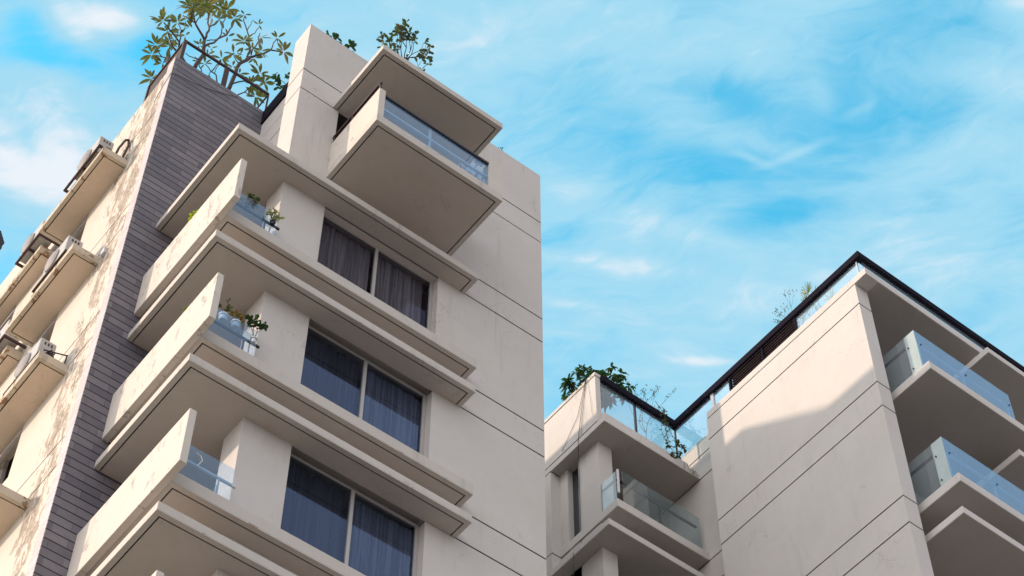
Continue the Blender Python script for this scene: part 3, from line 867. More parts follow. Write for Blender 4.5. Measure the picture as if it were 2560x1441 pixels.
# ------------------------------------------------------------------ unseen pale-roofed house added to bounce light onto the soffits
HB = thing('reflector_house', (-6, 28, 0), 'unseen pale flat roofed house added below the view to bounce light onto the soffits', 'building')
MB().box(-17, 4.6, 18.5, 40, 0, 11.8).build('wall', 'tower_paint', HB)
MB().box(-17.2, 4.8, 18.3, 40.2, 11.81, 12.0).build('roof', 'roof_white', HB)
for x in (-14, -9, -4, 1):
    for z_ in (4.5, 8.2):
        MB().box(x, x + 1.6, 18.44, 18.497, z_, z_ + 1.6).build('window', 'dark_glass', HB)

# branch skeleton and leaf whorls of the big roof tree, in metres
PA = [([(7.54,20.3,37.51),(7.62,20.3,38.07),(7.67,20.3,38.37),(7.64,20.3,38.62),(7.61,20.3,38.87)],0.045,0.036),([(7.61,20.3,38.87),(7.42,20.23,38.96),(7.26,20.17,39.04),(7.15,20.1,39.25)],0.028,0.016),([(7.28,20.2,39.1),(7.1,20.1,38.87),(6.91,20.0,38.68)],0.016,0.01),([(7.29,20.2,39.08),(7.4,20.35,39.72),(7.51,20.5,40.21)],0.014,0.01),([(7.61,20.3,38.87),(7.65,20.38,39.31),(7.7,20.45,39.73),(7.66,20.53,40.19),(7.62,20.6,40.6)],0.028,0.014),([(7.7,20.45,39.73),(7.88,20.6,40.3),(8.0,20.75,40.91),(8.08,20.9,41.37)],0.016,0.01),([(7.65,20.3,38.63),(7.75,20.38,38.96),(7.96,20.46,39.54),(8.14,20.54,39.99),(8.23,20.62,40.5),(8.32,20.7,41.05)],0.026,0.013),([(7.98,20.5,39.62),(8.07,20.67,40.38),(8.15,20.83,41.17),(8.24,21.0,41.78)],0.015,0.01),([(7.67,20.3,38.9),(7.88,20.5,39.44),(8.06,20.7,39.99)],0.012,0.012),([(7.53,20.1,37.67),(7.4,20.05,37.52),(7.27,20.0,37.38),(7.16,19.95,37.32)],0.012,0.008),([(7.69,20.2,37.43),(7.64,20.3,37.79),(7.64,20.4,38.07)],0.012,0.009)]
PC = [([(7.52,20.6,38.0),(7.34,20.55,38.15),(7.21,20.5,38.28),(7.15,20.45,38.46),(6.94,20.4,38.55),(6.78,20.35,38.58),(6.66,20.3,38.54)],0.03,0.012),([(7.13,20.4,38.37),(7.15,20.47,38.77),(7.15,20.53,39.08),(7.07,20.6,39.38)],0.016,0.01),([(7.14,20.5,39.02),(7.24,20.6,39.37),(7.34,20.7,39.67)],0.01,0.007),([(7.37,20.6,38.18),(7.17,20.58,38.31),(7.04,20.55,38.38),(6.92,20.52,38.56),(6.86,20.5,38.68)],0.022,0.012),([(7.39,20.6,38.06),(7.15,20.77,38.19),(7.04,20.93,38.4),(6.89,21.1,38.56)],0.02,0.01),([(7.02,20.9,38.35),(6.94,20.95,38.55),(6.87,21.0,38.76)],0.012,0.009),([(7.15,20.8,38.29),(7.13,20.85,38.62),(7.12,20.9,38.89)],0.012,0.009),([(7.31,21.2,37.98),(7.17,21.3,38.14),(7.11,21.4,38.24)],0.012,0.008),([(7.23,21.0,38.6),(7.16,21.05,38.49),(7.15,21.1,38.49)],0.01,0.008)]
PD = [([(8.19,20.5,37.93),(8.12,20.5,38.23),(7.99,20.5,38.23),(7.83,20.5,38.37)],0.016,0.009),([(8.0,20.5,38.23),(8.11,20.6,38.74),(8.22,20.7,39.27)],0.014,0.009),([(8.08,20.5,38.22),(8.12,20.55,38.62),(8.17,20.6,38.88)],0.009,0.007),([(7.97,20.5,37.97),(7.97,20.5,38.11),(7.99,20.5,38.22)],0.009,0.009)]
PB = [([(8.4,20.4,37.65),(8.47,20.4,38.36),(8.49,20.4,38.77),(8.61,20.4,39.18),(8.74,20.4,39.5)],0.048,0.036),([(8.74,20.4,39.5),(8.94,20.32,39.72),(9.11,20.25,40.02),(9.23,20.18,40.0),(9.33,20.1,39.95)],0.028,0.01),([(9.09,20.2,39.93),(9.09,20.15,40.16),(9.12,20.1,40.33)],0.014,0.009),([(8.61,20.4,39.18),(8.7,20.45,39.71),(8.73,20.5,40.1),(8.68,20.55,40.53),(8.58,20.6,40.93),(8.51,20.65,41.23),(8.54,20.7,41.57)],0.024,0.01),([(8.72,20.6,40.68),(8.86,20.7,41.13),(8.96,20.8,41.64)],0.012,0.008),([(8.62,20.6,40.82),(8.7,20.65,41.29),(8.76,20.7,41.63)],0.01,0.006),([(8.74,20.5,39.97),(8.62,20.35,39.81),(8.47,20.2,39.56)],0.011,0.008),([(8.79,20.5,39.8),(8.9,20.63,40.48),(8.98,20.77,41.21),(9.06,20.9,41.64)],0.016,0.01),([(8.53,20.4,38.97),(8.41,20.35,38.97),(8.32,20.3,39.0)],0.012,0.008),([(8.42,20.3,37.91),(8.67,20.27,38.25),(8.82,20.25,38.41),(8.88,20.23,38.59),(8.92,20.2,38.73)],0.018,0.009),([(8.82,20.25,38.41),(8.97,20.2,38.47),(9.04,20.15,38.44)],0.012,0.008),([(8.58,20.3,37.6),(8.71,20.25,37.8),(8.82,20.2,38.09)],0.016,0.009),([(8.75,20.3,37.92),(8.83,20.25,37.8),(8.93,20.2,37.79)],0.012,0.008)]
CA = [((7.12,20.1,39.4),10,0.26),((6.98,20.0,39.24),9,0.26),((7.26,20.2,39.86),9,0.26),((7.47,20.5,40.35),5,0.2),((7.57,20.6,40.81),10,0.26),((7.98,20.9,41.59),8,0.22),((8.3,20.7,41.18),7,0.2),((8.2,21.0,41.9),8,0.24),((6.99,20.0,38.64),4,0.16),((8.01,20.8,40.95),4,0.2),((7.75,20.6,40.45),4,0.16),((8.25,20.7,40.3),3,0.14)]
CC = [((6.63,20.3,38.57),10,0.24),((7.05,20.6,39.42),8,0.2),((6.86,20.5,38.66),7,0.2),((6.88,21.1,38.57),7,0.22),((6.86,21.0,38.82),8,0.2),((7.12,20.9,38.89),6,0.2),((7.11,21.4,38.24),8,0.2),((7.14,21.1,38.51),4,0.2),((7.15,20.6,38.99),3,0.16),((7.32,20.7,39.29),2,0.14),((6.95,20.6,38.49),5,0.18),((7.03,20.4,38.34),3,0.12)]
CD = [((7.82,20.5,38.37),4,0.16),((8.23,20.7,39.31),5,0.17),((7.83,20.5,38.76),3,0.13),((7.53,20.3,38.56),5,0.14),((7.62,20.4,38.11),4,0.1),((7.91,20.6,39.26),2,0.12)]
CB = [((9.34,20.1,39.98),8,0.19),((9.14,20.1,40.38),4,0.17),((8.52,20.7,41.59),3,0.13),((8.94,20.8,41.75),3,0.12),((8.44,20.2,39.58),9,0.2),((9.09,20.9,41.49),8,0.24),((8.31,20.3,39.04),3,0.22),((8.4,20.4,39.31),2,0.15),((8.5,20.4,39.35),2,0.14),((8.95,20.2,38.73),7,0.22),((9.06,20.15,38.46),6,0.2),((8.8,20.2,38.18),7,0.19),((8.96,20.2,37.83),8,0.22),((8.88,20.5,39.76),5,0.16),((8.85,20.2,39.59),7,0.2),((8.53,20.3,38.44),3,0.16),((8.35,20.3,38.56),3,0.15),((8.92,20.8,40.63),5,0.18)]
# ------------------------------------------------------------------ plants
def leaf_blade(mb, p, d, up, L, Wd, droop=0.25, fold=0.18, seg=4, tip=1.0):
    """one folded, arching leaf blade"""
    d = Vector(d).normalized()
    side = d.cross(up)
    if side.length < 1e-3:
        side = d.orthogonal()
    side.normalize()
    nrm = side.cross(d).normalized()
    prof = [0.10, 0.62, 0.96, 1.0, 0.70, 0.0] if tip else [0.12, 0.6, 0.9, 1.0, 0.85, 0.0]
    n = len(prof) - 1
    rows = []
    for k, w in enumerate(prof):
        s = k / n
        c = Vector(p) + d * (L * s) - Vector((0, 0, 1)) * (droop * L * s * s)
        hw = Wd * 0.5 * w
        rows.append((c + side * hw + nrm * (fold * hw), c, c - side * hw + nrm * (fold * hw)))
    i = len(mb.v)
    for r_ in rows:
        mb.v += [tuple(a) for a in r_]
    for k in range(n):
        a = i + 3 * k
        mb.f += [(a, a + 1, a + 4, a + 3), (a + 1, a + 2, a + 5, a + 4)]

def whorl(mb, p, axis, n, L, rnd, Wr=0.34, spread=(50, 88), droop=0.2):
    axis = Vector(axis).normalized()
    a = axis.orthogonal().normalized()
    b = axis.cross(a)
    ph = rnd.uniform(0, 6.28)
    for k in range(n):
        an = ph + k * 2.39996 + rnd.uniform(-0.25, 0.25)
        el = math.radians(rnd.uniform(*spread))
        d = axis * math.cos(el) + (a * math.cos(an) + b * math.sin(an)) * math.sin(el)
        l = L * rnd.uniform(0.72, 1.1)
        st = Vector(p) + d * (0.12 * l)
        leaf_blade(mb, st, d, axis + Vector((rnd.uniform(-.3, .3), rnd.uniform(-.3, .3), 0)), l, l * Wr * rnd.uniform(0.85, 1.15), droop * rnd.uniform(0.3, 1.6), 0.25)

def jig(pts, rnd, amt):
    """subdivide a polyline with a little natural irregularity"""
    out = [Vector(pts[0])]
    for a, b in zip(pts[:-1], pts[1:]):
        a, b = Vector(a), Vector(b)
        m_ = (a + b) / 2 + Vector((rnd.uniform(-1, 1), rnd.uniform(-1, 1), rnd.uniform(-1, 1))) * amt * (b - a).length
        out += [m_, b]
    return out

def frangipani(branches, clusters, base, label, seed, extra=None):
    rnd = random.Random(seed)
    root = thing('frangipani_tree', base, label, 'tree', 'frangipani trees on the tiled corner')
    tk = MB()
    for pts, r0, r1 in branches:
        tk.tube(jig(pts, rnd, 0.05), r0 * 1.0, r1 * 1.0, 7)
    for pts in extra or []:
        tk.tube(pts, 0.05, 0.045, 7)
    tk.build('trunk', 'bark', root, smooth=True)
    lf = MB()
    ends = [Vector(p[0][-1]) for p in branches]
    for c, n, sz in clusters:
        c = Vector(c)
        e = min(ends, key=lambda q_: (q_ - c).length)
        ax = Vector((c.x - base[0], c.y - base[1], 0)) * 0.35 + Vector((0, 0, 1))
        if (c - e).length > 0.03 and (c - e).length < 0.25:
            lf_axis = (c - e).normalized() * 0.7 + ax.normalized() * 0.6
        else:
            lf_axis = ax
        whorl(lf, c, lf_axis, int(n * 1.25 + 0.5), sz * 1.2, rnd, 0.29, (45, 100), 0.16)
    lf.build('crown', 'leaf_plumeria', root)
    return root
frangipani(PA, CA, (7.30, 20.3, 36.4), 'tallest leggy frangipani, its stem crossing the roof railing nearest the tiled corner', 3, [[(7.25, 20.3, 36.2), PA[0][0][0]]])
frangipani(PB, CB, (8.15, 20.4, 36.4), 'leggy frangipani right of the wide railing post, branches reaching toward the pale fin wall', 5, [[(8.1, 20.4, 36.2), PB[0][0][0]]])
frangipani(PC, CC, (7.35, 20.7, 36.4), 'low frangipani spreading left over the sunlit side of the tiled corner', 7, [[(7.3, 20.7, 36.2), PC[0][0][0]], [(7.3, 20.9, 36.5), PC[3][0][0]], [(7.2, 21.0, 36.5), PC[4][0][0]], [(7.1, 21.2, 36.5), PC[7][0][0]], [PC[6][0][0], (7.2, 20.8, 36.6)]])
frangipani(PD, CD, (7.8, 20.5, 36.4), 'thin stemmed young frangipani seen through the middle of the roof railing', 9, [[(7.8, 20.5, 36.2), PD[0][0][0]], [PD[3][0][0], (7.7, 20.5, 36.4)]])

def shrub(name, base, label, cat, seed, height, spread, nmain, depth, leafmat, bark, leafL, leafW, nl, group=None, droop=0.2, lean=(0, 0), r=0.016, rootz=None, whorled=False, bunch=(40, 95)):
    rnd = random.Random(seed)
    root = thing(name, base, label, cat, group)
    tk, lf = MB(), MB()
    B = Vector(base)
    if rootz is not None:
        tk.tube([(B.x, B.y, rootz), B + Vector((0, 0, 0.02))], r * 1.3, r, 6)
    def grow(p, d, L, rad, dep):
        q1 = p + d * L * 0.5 + Vector((rnd.uniform(-1, 1), rnd.uniform(-1, 1), rnd.uniform(-1, 1))) * L * 0.07
        q2 = p + d * L
        tk.tube([p, q1, q2], rad, rad * 0.65, 5)
        if dep == 0:
            if whorled:
                whorl(lf, q2, d + Vector((0, 0, 0.6)), nl, leafL, rnd, leafW / leafL, bunch, droop)
            else:
                for k in range(nl):
                    t_ = rnd.uniform(0.2, 1.05)
                    dd = (d * 0.6 + Vector((rnd.uniform(-1, 1), rnd.uniform(-1, 1), rnd.uniform(-0.6, 1)))).normalized()
                    leaf_blade(lf, p + (q2 - p) * t_, dd, Vector((rnd.uniform(-.5, .5), rnd.uniform(-.5, .5), 1)), leafL * rnd.uniform(.7, 1.2), leafW * rnd.uniform(.8, 1.2), droop, 0.2, tip=0)
            return
        for k in range(rnd.choice((2, 2, 3))):
            ax = Vector((rnd.uniform(-1, 1), rnd.uniform(-1, 1), rnd.uniform(-0.2, 0.5)))
            dd = (d + ax * 0.62).normalized()
            grow(q2, dd, L * rnd.uniform(0.62, 0.85), rad * 0.65, dep - 1)
    for k in range(nmain):
        an = 2 * math.pi * (k + rnd.uniform(0, 0.6)) / nmain
        d = Vector((math.cos(an) * spread + lean[0], math.sin(an) * spread + lean[1], 1)).normalized()
        grow(B, d, height * 0.36, r, depth)
    tk.build('stem', bark, root, smooth=True)
    lf.build('foliage', leafmat, root)
    return root

shrub('roof_shrub', (10.43, 16.9, 36.30), 'airy small leaved bush standing above the highest cream balcony roof', 'shrub', 21, 1.0, 0.40, 8, 3, 'leaf_shrub', 'bark_dark', 0.10, 0.052, 3, rootz=34.39, r=0.013)
shrub('roof_shrub', (10.72, 16.9, 36.15), 'thin sprawling twig with few leaves right of the airy roof bush', 'shrub', 27, 0.62, 0.45, 4, 2, 'leaf_shrub', 'bark_dark', 0.085, 0.045, 2, rootz=34.39, lean=(0.35, 0), r=0.007)
shrub('roof_shrub', (9.42, 18.1, 37.62), 'small green sprig over the top edge of the pale fin wall', 'shrub', 23, 0.42, 0.7, 3, 1, 'leaf_dark', 'bark_dark', 0.13, 0.06, 5, rootz=35.15, r=0.01)
shrub('roof_shrub', (9.72, 18.1, 37.58), 'small round dark shrub over the top edge of the fin wall beside a smaller sprig', 'shrub', 24, 0.55, 0.7, 4, 1, 'leaf_dark', 'bark_dark', 0.15, 0.07, 6, rootz=35.15, r=0.01)
shrub('roof_shrub', (13.68, 18.0, 37.56), 'tiny sprig on the far right roof edge of the tall left block', 'shrub', 25, 0.14, 0.9, 3, 1, 'leaf_dark', 'bark_dark', 0.05, 0.02, 2, rootz=35.15, r=0.006)
shrub('roof_shrub', (9.14, 19.15, 37.02), 'dark leafy sprig above the black coping between railing and fin wall', 'shrub', 26, 0.62, 0.6, 4, 1, 'leaf_dark', 'bark_dark', 0.11, 0.055, 6, lean=(-0.2, 0.5), r=0.009)
shrub('terrace_tree', (18.36, 20.95, 35.70), 'dark green umbrella leaved tree behind the corner of the rear terrace parapet, left stem', 'tree', 31, 1.2, 0.60, 9, 1, 'leaf_dark', 'bark_dark', 0.16, 0.055, 12, rootz=34.4, r=0.018, droop=0.7, whorled=True, bunch=(50, 115), lean=(-0.1, 0.1))
shrub('terrace_tree', (18.86, 20.95, 35.85), 'bushier dark green umbrella leaved tree overhanging the black handrail of the rear terrace', 'tree', 38, 1.5, 0.55, 12, 1, 'leaf_dark', 'bark_dark', 0.17, 0.06, 13, rootz=34.4, r=0.02, droop=0.7, whorled=True, bunch=(50, 115))
shrub('wispy_plant', (19.95, 20.85, 35.7), 'wispy fine twigged plant over the middle of the rear terrace handrail', 'plant', 33, 1.45, 0.32, 4, 3, 'leaf_shrub', 'bark_dark', 0.045, 0.02, 3, rootz=34.4, r=0.007)
shrub('corner_plant', (20.12, 20.16, 34.50), 'green tuft hanging at the inner corner post of the rear terrace', 'plant', 34, 0.42, 1.2, 5, 1, 'leaf_shrub', 'bark_dark', 0.09, 0.045, 6, r=0.006, droop=0.6)

# vine trailing down through the terrace glass
rnd = random.Random(44)
vn = thing('trailing_vine', (20.1, 20.3, 34.5), 'trailing vine climbing over the black handrail beside the inner terrace corner', 'vine')
tk, lf = MB(), MB()
for s_ in range(4):
    p = Vector((19.80 + 0.09 * s_, 20.33 + rnd.uniform(-.04, .04), 36.10 + rnd.uniform(-.05, .22)))
    pts = [p.copy()]
    for k in range(9):
        p = p + Vector((rnd.uniform(-0.03, 0.09), rnd.uniform(-0.012, 0.006), -rnd.uniform(0.10, 0.20)))
        pts.append(p.copy())
        for _ in range(2):
            d = Vector((rnd.uniform(-1, 1), rnd.uniform(-0.6, 0.3), rnd.uniform(-0.8, 0.3))).normalized()
            leaf_blade(lf, p, d, Vector((0, -0.4, 1)), rnd.uniform(.05, .09), rnd.uniform(.025, .045), 0.3)
        if p.z < 34.45: break
    tk.tube(pts, 0.006, 0.003, 4)
tk.build('stem', 'bark_dark', vn); lf.build('foliage', 'leaf_shrub', vn)
rnd = random.Random(45)
vn = thing('hanging_creeper', (20.6, 20.21, 34.4), 'pale green creeper on the terrace slab edge by the big side wall', 'vine')
tk, lf = MB(), MB()
for s_ in range(5):
    p = Vector((20.38 + 0.08 * s_, 20.20, 34.42)); pts = [p.copy()]
    for k in range(4):
        p = p + Vector((rnd.uniform(-0.02, 0.05), -0.004, -rnd.uniform(0.03, 0.07))); pts.append(p.copy())
        leaf_blade(lf, p, (rnd.uniform(-1, 1), -0.5, rnd.uniform(-1, .2)), Vector((0, -0.4, 1)), .055, .028, 0.3)
    tk.tube(pts, 0.004, 0.002, 4)
tk.build('stem', 'bark_dark', vn); lf.build('foliage', 'leaf_pale', vn)

# fan palm behind the roof glass
rnd = random.Random(51)
pm = thing('potted_palm', (21.15, 16.3, 35.09), 'pale fan palm in a pot behind the black roof railing', 'palm')
tk, lf = MB(), MB()
for (tip, n, L) in (((20.95, 16.50, 37.05), 17, 0.42), ((20.9, 16.25, 36.6), 13, 0.40), ((21.1, 16.75, 36.75), 12, 0.38), ((21.0, 15.95, 36.3), 10, 0.40)):
    tip = Vector(tip); b0 = Vector((21.15, 16.3, 35.4))
    tk.tube([b0, (b0 + tip) / 2 + Vector((0, 0, 0.12)), tip], 0.014, 0.008, 5)
    out = Vector((-0.35, 0.35, 0.5)).normalized()
    for k in range(n):
        an = math.radians(-105 + 210 * k / (n - 1))
        sd_ = Vector((0.3, 0.9, 0.0)).normalized(); uu = Vector((-0.2, 0.1, 1)).normalized()
        d = uu * math.cos(an) + sd_ * math.sin(an) + out * 0.1
        leaf_blade(lf, tip, d, out, L * rnd.uniform(.85, 1.05) * (0.75 + 0.25 * math.cos(an)), 0.035, 0.35, 0.3)
tk.build('stem', 'leaf_palm', pm); lf.build('foliage', 'leaf_palm', pm)
MB().tube([(21.15, 16.3, 35.09), (21.15, 16.3, 35.42)], 0.15, 0.20, 20).build('pot', 'terracotta', pm, smooth=False)
rnd = random.Random(52)
shrub('roof_shrub', (20.95, 16.95, 36.0), 'bare fuzzy twig bush left of the fan palm behind the roof railing', 'shrub', 53, 1.1, 0.42, 8, 3, 'leaf_shrub', 'bark_dark', 0.04, 0.016, 3, rootz=35.09, r=0.006)

# balcony plants
def potted(base, label, seed, leafmat, h, potm='white_plastic', pr=0.09, ph=0.17, n=5, spread=0.6, L=0.09, Wd=0.045, lean=(0, 0), hang=None, cnt=5, dep=1):
    root = shrub('potted_plant', base, label, 'potted plant', seed, h, spread, n, dep, leafmat, 'bark_dark', L, Wd, cnt, r=0.006, lean=lean, droop=0.35)
    B = Vector(base)
    pt = MB()
    seg = 20
    pt.tube([B - Vector((0, 0, ph)), B - Vector((0, 0, 0.02)), B], pr * 0.78, pr, seg)
    pt.tube([B - Vector((0, 0, 0.028)), B], pr * 1.08, pr * 1.08, seg)
    pt.build('pot', potm, root)
    return root
potted((7.92, 17.38, 29.50), 'leafy green plant standing inside the blue glass of the upper corner balcony', 61, 'leaf_shrub', 0.36, 'dark_metal', 0.055, 0.10, 5, 0.8, 0.085, 0.04, lean=(0.5, 0), cnt=6)
potted((8.40, 17.25, 29.28), 'dry pale plant at the pillar foot of the upper corner balcony', 62, 'leaf_pale', 0.34, 'dark_metal', 0.045, 0.09, 5, 0.5, 0.085, 0.035, lean=(0.1, 0), cnt=6)
potted((7.62, 18.40, 29.85), 'bright lime plant peeking over the parapet of the upper corner balcony', 63, 'leaf_lime', 0.28, 'terracotta', 0.10, 0.2, 7, 0.9, 0.09, 0.045, lean=(-0.5, 0), cnt=9)
potted((7.62, 17.72, 29.72), 'tiny yellow green sprig near the corner of the upper balcony parapet', 64, 'leaf_lime', 0.12, 'terracotta', 0.06, 0.1, 3, 0.7, 0.07, 0.03, cnt=3)
potted((7.91, 17.38, 26.42), 'tall thin plant in a white bucket at the balcony glass, left of its twin bucket', 65, 'leaf_shrub', 0.50, 'white_plastic', 0.075, 0.13, 3, 0.25, 0.07, 0.035, cnt=6)
potted((8.14, 17.38, 26.42), 'orange tinted plant in a white bucket, right of its twin on the middle corner balcony', 66, 'leaf_orange', 0.28, 'white_plastic', 0.075, 0.13, 5, 0.7, 0.06, 0.03, cnt=6)
potted((8.42, 17.25, 26.12), 'straggly vine in a pale pot against the pillar of the middle corner balcony', 67, 'leaf_dark', 0.55, 'pale_metal', 0.05, 0.12, 4, 0.22, 0.08, 0.045, cnt=5, dep=2)
potted((7.62, 17.75, 26.55), 'orange flowering sprig peeking over the parapet of the middle corner balcony', 68, 'leaf_orange', 0.28, 'terracotta', 0.09, 0.2, 5, 0.9, 0.08, 0.04, lean=(-0.5, 0), cnt=4)
for nm, b_, zb in (('balcony_shelf', (7.9, 17.2, 28.75), 29.395), ('balcony_shelf', (7.9, 17.2, 25.55), 26.275)):
    t = thing(nm, b_, 'narrow metal shelf holding plant pots behind the %s balcony glass' % ('upper' if zb > 28 else 'middle'), 'shelf')
    MB().box(7.56, 8.50, 17.32, 17.46, zb, zb + 0.012).build('board', 'pane_clear', t)
    lg = MB()
    for x in (7.6, 8.46): lg.bar((x, 17.45, b_[2]), (x, 17.45, zb), 0.02)
    lg.build('leg', 'pale_metal', t)
t = thing('plant_stand', (7.62, 18.05, 28.75), 'low bench carrying plants behind the upper solid parapet', 'stand')
MB().box(7.52, 7.74, 17.6, 18.7, 29.58, 29.62).build('board', 'wood', t)
MB().bar((7.6, 17.7, 28.75), (7.6, 17.7, 29.58), 0.03).bar((7.6, 18.6, 28.75), (7.6, 18.6, 29.58), 0.03).build('leg', 'wood', t)
t = thing('plant_stand', (7.62, 17.75, 25.55), 'low bench carrying a plant behind the middle solid parapet', 'stand')
MB().box(7.52, 7.74, 17.6, 17.9, 26.31, 26.35).build('board', 'wood', t)
MB().bar((7.6, 17.7, 25.55), (7.6, 17.7, 26.31), 0.03).build('leg', 'wood', t)
# loose white wire on the lowest balcony
w = MB().tube([(7.86, 17.26, 23.06), (7.93, 17.25, 23.03), (7.96, 17.24, 22.95), (7.93, 17.24, 22.87), (7.90, 17.25, 22.80)], 0.007, 0.006, 5)
tag(w.build('white_cord', 'white_plastic'), 'loose white cord hanging from the rail of the lowest corner balcony', 'cord')

# white plastic chairs stacked on the top balcony
def chair(x, y, z, label):
    t = thing('plastic_chair', (x, y, z), label, 'chair', 'white plastic chairs on the top balcony')
    MB().box(x - .19, x + .19, y - .19, y + .19, z + .42, z + .455).build('seat', 'white_plastic', t, 0.008)
    bk = MB()
    for i in range(3): bk.box(x - .18 + .13 * i, x - .08 + .13 * i, y + .16, y + .185, z + .50, z + .80)
    bk.box(x - .19, x + .19, y + .155, y + .19, z + .80, z + .87)
    bk.build('backrest', 'white_plastic', t, 0.006)
    for sx in (-1, 1):
        for sy in (-1, 1):
            MB().bar((x + .17 * sx, y + .17 * sy, z + .42), (x + .19 * sx, y + .19 * sy, z), 0.035).build('leg', 'white_plastic', t)
        MB().bar((x + .19 * sx, y - .17, z + .62), (x + .19 * sx, y + .17, z + .62), 0.035, 0.02).bar((x + .19 * sx, y - .15, z + .44), (x + .19 * sx, y - .17, z + .62), 0.03).build('armrest', 'white_plastic', t)
chair(11.60, 16.32, 32.085, 'white plastic chair behind the top balcony glass, next to its solid end')
t = thing('folding_chair', (11.7, 16.07, 32.09), 'white slatted folding chair leaning on the glass at the right end of the top balcony', 'chair')
QUADS = [[(11.585, 16.06, 32.753), (11.666, 16.06, 32.988), (11.733, 16.06, 32.982), (11.652, 16.06, 32.756)] ,
[(11.695, 16.06, 32.96), (11.849, 16.06, 32.959), (11.779, 16.06, 32.767), (11.642, 16.06, 32.758)] ,
[(11.406, 16.06, 32.301), (11.494, 16.06, 32.558), (11.569, 16.06, 32.592), (11.463, 16.06, 32.294)] ,
[(11.481, 16.06, 32.336), (11.574, 16.06, 32.573), (11.694, 16.06, 32.555), (11.61, 16.06, 32.297)] ,
[(11.67, 16.06, 32.299), (11.764, 16.06, 32.583), (11.856, 16.06, 32.565), (11.75, 16.06, 32.312)] ,]
for q_ in QUADS:
    m = MB()
    f_ = [Vector(p) for p in q_]
    bk = [p + Vector((0, 0.02, 0)) for p in f_]
    m.quad(*f_).quad(*reversed(bk))
    for i in range(4): m.quad(f_[i], bk[i], bk[(i + 1) % 4], f_[(i + 1) % 4])
    m.build('slat', 'white_plastic', t)
fr_ = MB().bar((11.52, 16.10, 32.10), (11.72, 16.09, 32.92), 0.025).bar((11.80, 16.10, 32.10), (11.86, 16.09, 32.86), 0.025)
fr_.build('frame', 'pale_metal', t)

# ------------------------------------------------------------------ air conditioners on the side ledges
def ac(x0, y0, zl, label, ln=0.82, dp=0.30, h=0.55, brackets=True):
    t = thing('air_conditioner', (x0 + dp / 2, y0 + ln / 2, zl), label, 'air conditioner', 'outdoor air conditioning units on the side ledges')
    zb = zl + 0.05
    MB().box(x0, x0 + dp, y0, y0 + ln, zb, zb + h).build('casing', 'ac_white', t, 0.02)
    sl = MB()
    for i in range(3): sl.box(x0 + 0.08 + 0.06 * i, x0 + 0.11 + 0.06 * i, y0 - 0.004, y0 + 0.002, zb + h - 0.14, zb + h - 0.07)
    sl.box(x0 + 0.16, x0 + 0.26, y0 - 0.03, y0 + 0.002, zb + 0.14, zb + 0.26)
    sl.build('side_panel', 'dark_metal', t)
    fg = MB().disc((x0 + 0.004, y0 + 0.50, zb + h * 0.5), (-1, 0, 0), 0.235, 0.02, 28, 0.045)
    fo = fg.build('fan_grille', 'ac_grille', t, smooth=False)
    rg_ = MB()
    for rr_ in (0.06, 0.12, 0.18, 0.235):
        pts = [(x0 - 0.028 - (0.235 - rr_) * 0.14, y0 + 0.50 + rr_ * math.cos(a * math.pi / 12), zb + h * 0.5 + rr_ * math.sin(a * math.pi / 12)) for a in range(25)]
        rg_.tube(pts, 0.006, 0.006, 4, False)
    rg_.build('grille_ring', 'ac_white', fo)
    return t
def frame_stand(xo, y0, y1, zl, label, both=True):
    t = thing('metal_stand', (xo + 0.25, (y0 + y1) / 2, zl), label, 'stand', 'dark steel stands under the side air conditioners')
    m = MB().box(xo, xo + 0.045, y0, y1, zl + 0.002, zl + 0.048)
    m.box(xo + 0.045, 6.905, y0, y0 + 0.045, zl + 0.002, zl + 0.048)
    m.box(xo + 0.045, 6.905, y1 - 0.045, y1, zl + 0.002, zl + 0.048)
    m.box(xo + 0.045, 6.905, (y0 + y1) / 2 - 0.02, (y0 + y1) / 2 + 0.02, zl + 0.004, zl + 0.046)
    m.build('frame', 'rust_metal', t)
    m = MB()
    for y in (y0 + 0.35, y0 + 0.75, y1 - 0.2): m.disc((xo - 0.001, y, zl + 0.025), (-1, 0, 0), 0.011, 0.01, 8)
    m.build('bolt', 'pale_metal', t)
    return t
frame_stand(6.285, 20.80, 22.12, 34.045, 'dark steel stand on the highest side ledge, nearest the tiled corner')
ac(6.32, 20.97, 34.045, 'highest air conditioner by the tiled corner, against the sky')
frame_stand(6.33, 21.00, 22.16, 30.845, 'dark steel stand on the middle side ledge near the tiled corner')
ac(6.345, 21.08, 30.845, 'white air conditioner with grey fan on the middle near ledge')
frame_stand(6.36, 20.84, 21.98, 27.755, 'dark steel stand on the lowest visible side ledge with an AC')
ac(6.39, 20.97, 27.755, 'lowest near air conditioner with tangled dark pipes beside it')
frame_stand(6.43, 23.30, 24.24, 34.10, 'dark steel stand of the far upper ledge against the sky')
ac(6.46, 23.38, 34.10, 'half hidden air conditioner on the far upper ledge', 0.78)
frame_stand(6.43, 23.35, 24.3, 30.88, 'dark steel stand of the far middle ledge at the left edge')
ac(6.46, 23.42, 30.88, 'half hidden air conditioner on the far middle ledge at the left edge', 0.78)
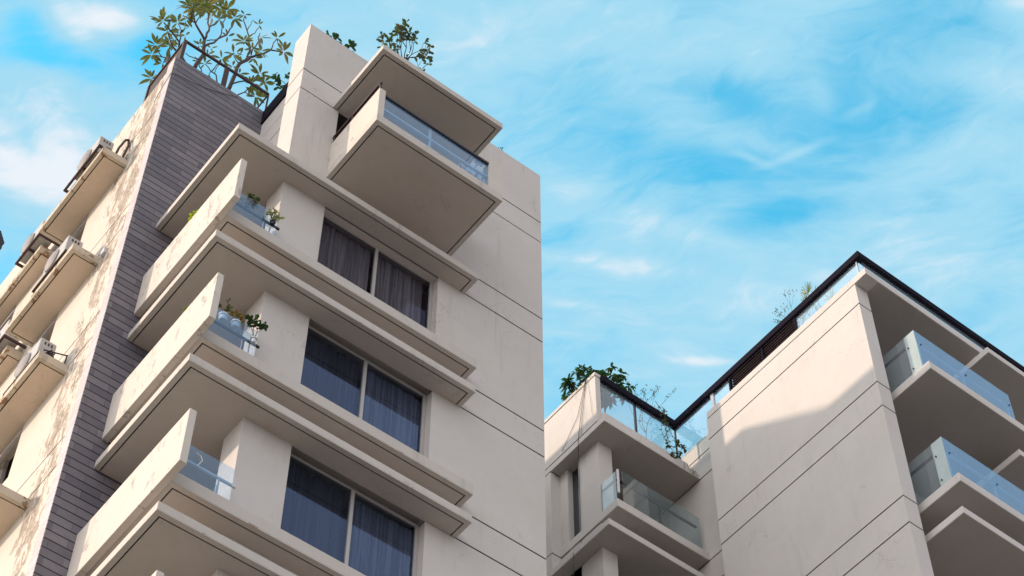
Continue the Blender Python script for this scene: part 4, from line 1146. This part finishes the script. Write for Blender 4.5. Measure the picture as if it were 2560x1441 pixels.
# pipes and brackets
def pipes(lst, label, r=0.02, m='rust_metal'):
    o = MB()
    for pts in lst: o.tube(pts, r, r, 6)
    tag(o.build('refrigerant_pipes', m), label, 'pipe', 'refrigerant pipes beside the air conditioners')
pipes([[(6.66, 20.86, 34.10), (6.70, 20.87, 34.45), (6.79, 20.9, 34.85), (6.86, 20.95, 34.98)], [(6.80, 20.86, 34.08), (6.84, 20.88, 34.4), (6.88, 20.92, 34.75), (6.87, 20.95, 34.98)]], 'dark lagged pipes arching to the wall beside the highest air conditioner', 0.024)
pipes([[(6.52, 20.98, 28.0), (6.60, 20.9, 28.08), (6.68, 20.88, 27.85)], [(6.50, 20.98, 27.95), (6.62, 20.9, 27.9), (6.66, 20.88, 28.02)], [(6.45, 20.9, 27.98), (6.86, 20.88, 28.12)], [(6.86, 20.86, 27.80), (6.87, 20.88, 28.14)]], 'tangled pipes and a post beside the lowest near air conditioner', 0.013, 'dark_metal')
bx = MB().box(6.85, 6.908, 20.50, 20.64, 30.72, 30.86)
tag(bx.build('junction_box', 'pale_metal'), 'small pale junction box on the side wall above a ledge shadow', 'box')

# ------------------------------------------------------------------ cables
def cable(pts, label, r=0.006):
    o = MB().tube(pts, r, r, 5)
    tag(o.build('cable', 'cable'), label, 'cable')
cable([(6.89, 20.2, 35.45), (6.885, 19.9, 35.75), (6.89, 19.705, 35.90), (7.03, 19.70, 35.985), (7.20, 19.705, 36.01), (7.4, 19.705, 36.05), (7.68, 19.705, 36.145), (7.95, 19.705, 36.275), (8.32, 19.705, 36.49), (8.45, 19.75, 36.64)], 'thin cable sagging across the top of the purple tiled wall')
cable([(18.145, 20.73, 36.06), (18.145, 21.04, 35.1), (18.15, 21.60, 34.48)], 'slanting cable on the sunlit terrace parapet, the one leaning furthest', 0.005)
cable([(18.145, 20.72, 36.06), (18.145, 20.89, 35.27), (18.145, 21.04, 34.40), (18.16, 21.07, 34.22), (18.40, 21.352, 33.90), (18.40, 21.373, 31.2), (18.12, 21.3, 31.1), (18.11, 21.3, 28.4)], 'long dark cable dropping from the terrace parapet down the rear wall')
cable([(18.145, 20.70, 36.06), (18.145, 20.80, 35.5), (18.145, 20.95, 34.40)], 'thin cable on the terrace parapet just beside the long dark one', 0.004)
cable([(18.145, 20.68, 36.06), (18.145, 20.60, 35.3), (18.145, 20.56, 34.7)], 'faint short cable on the terrace parapet nearest its corner', 0.0025)
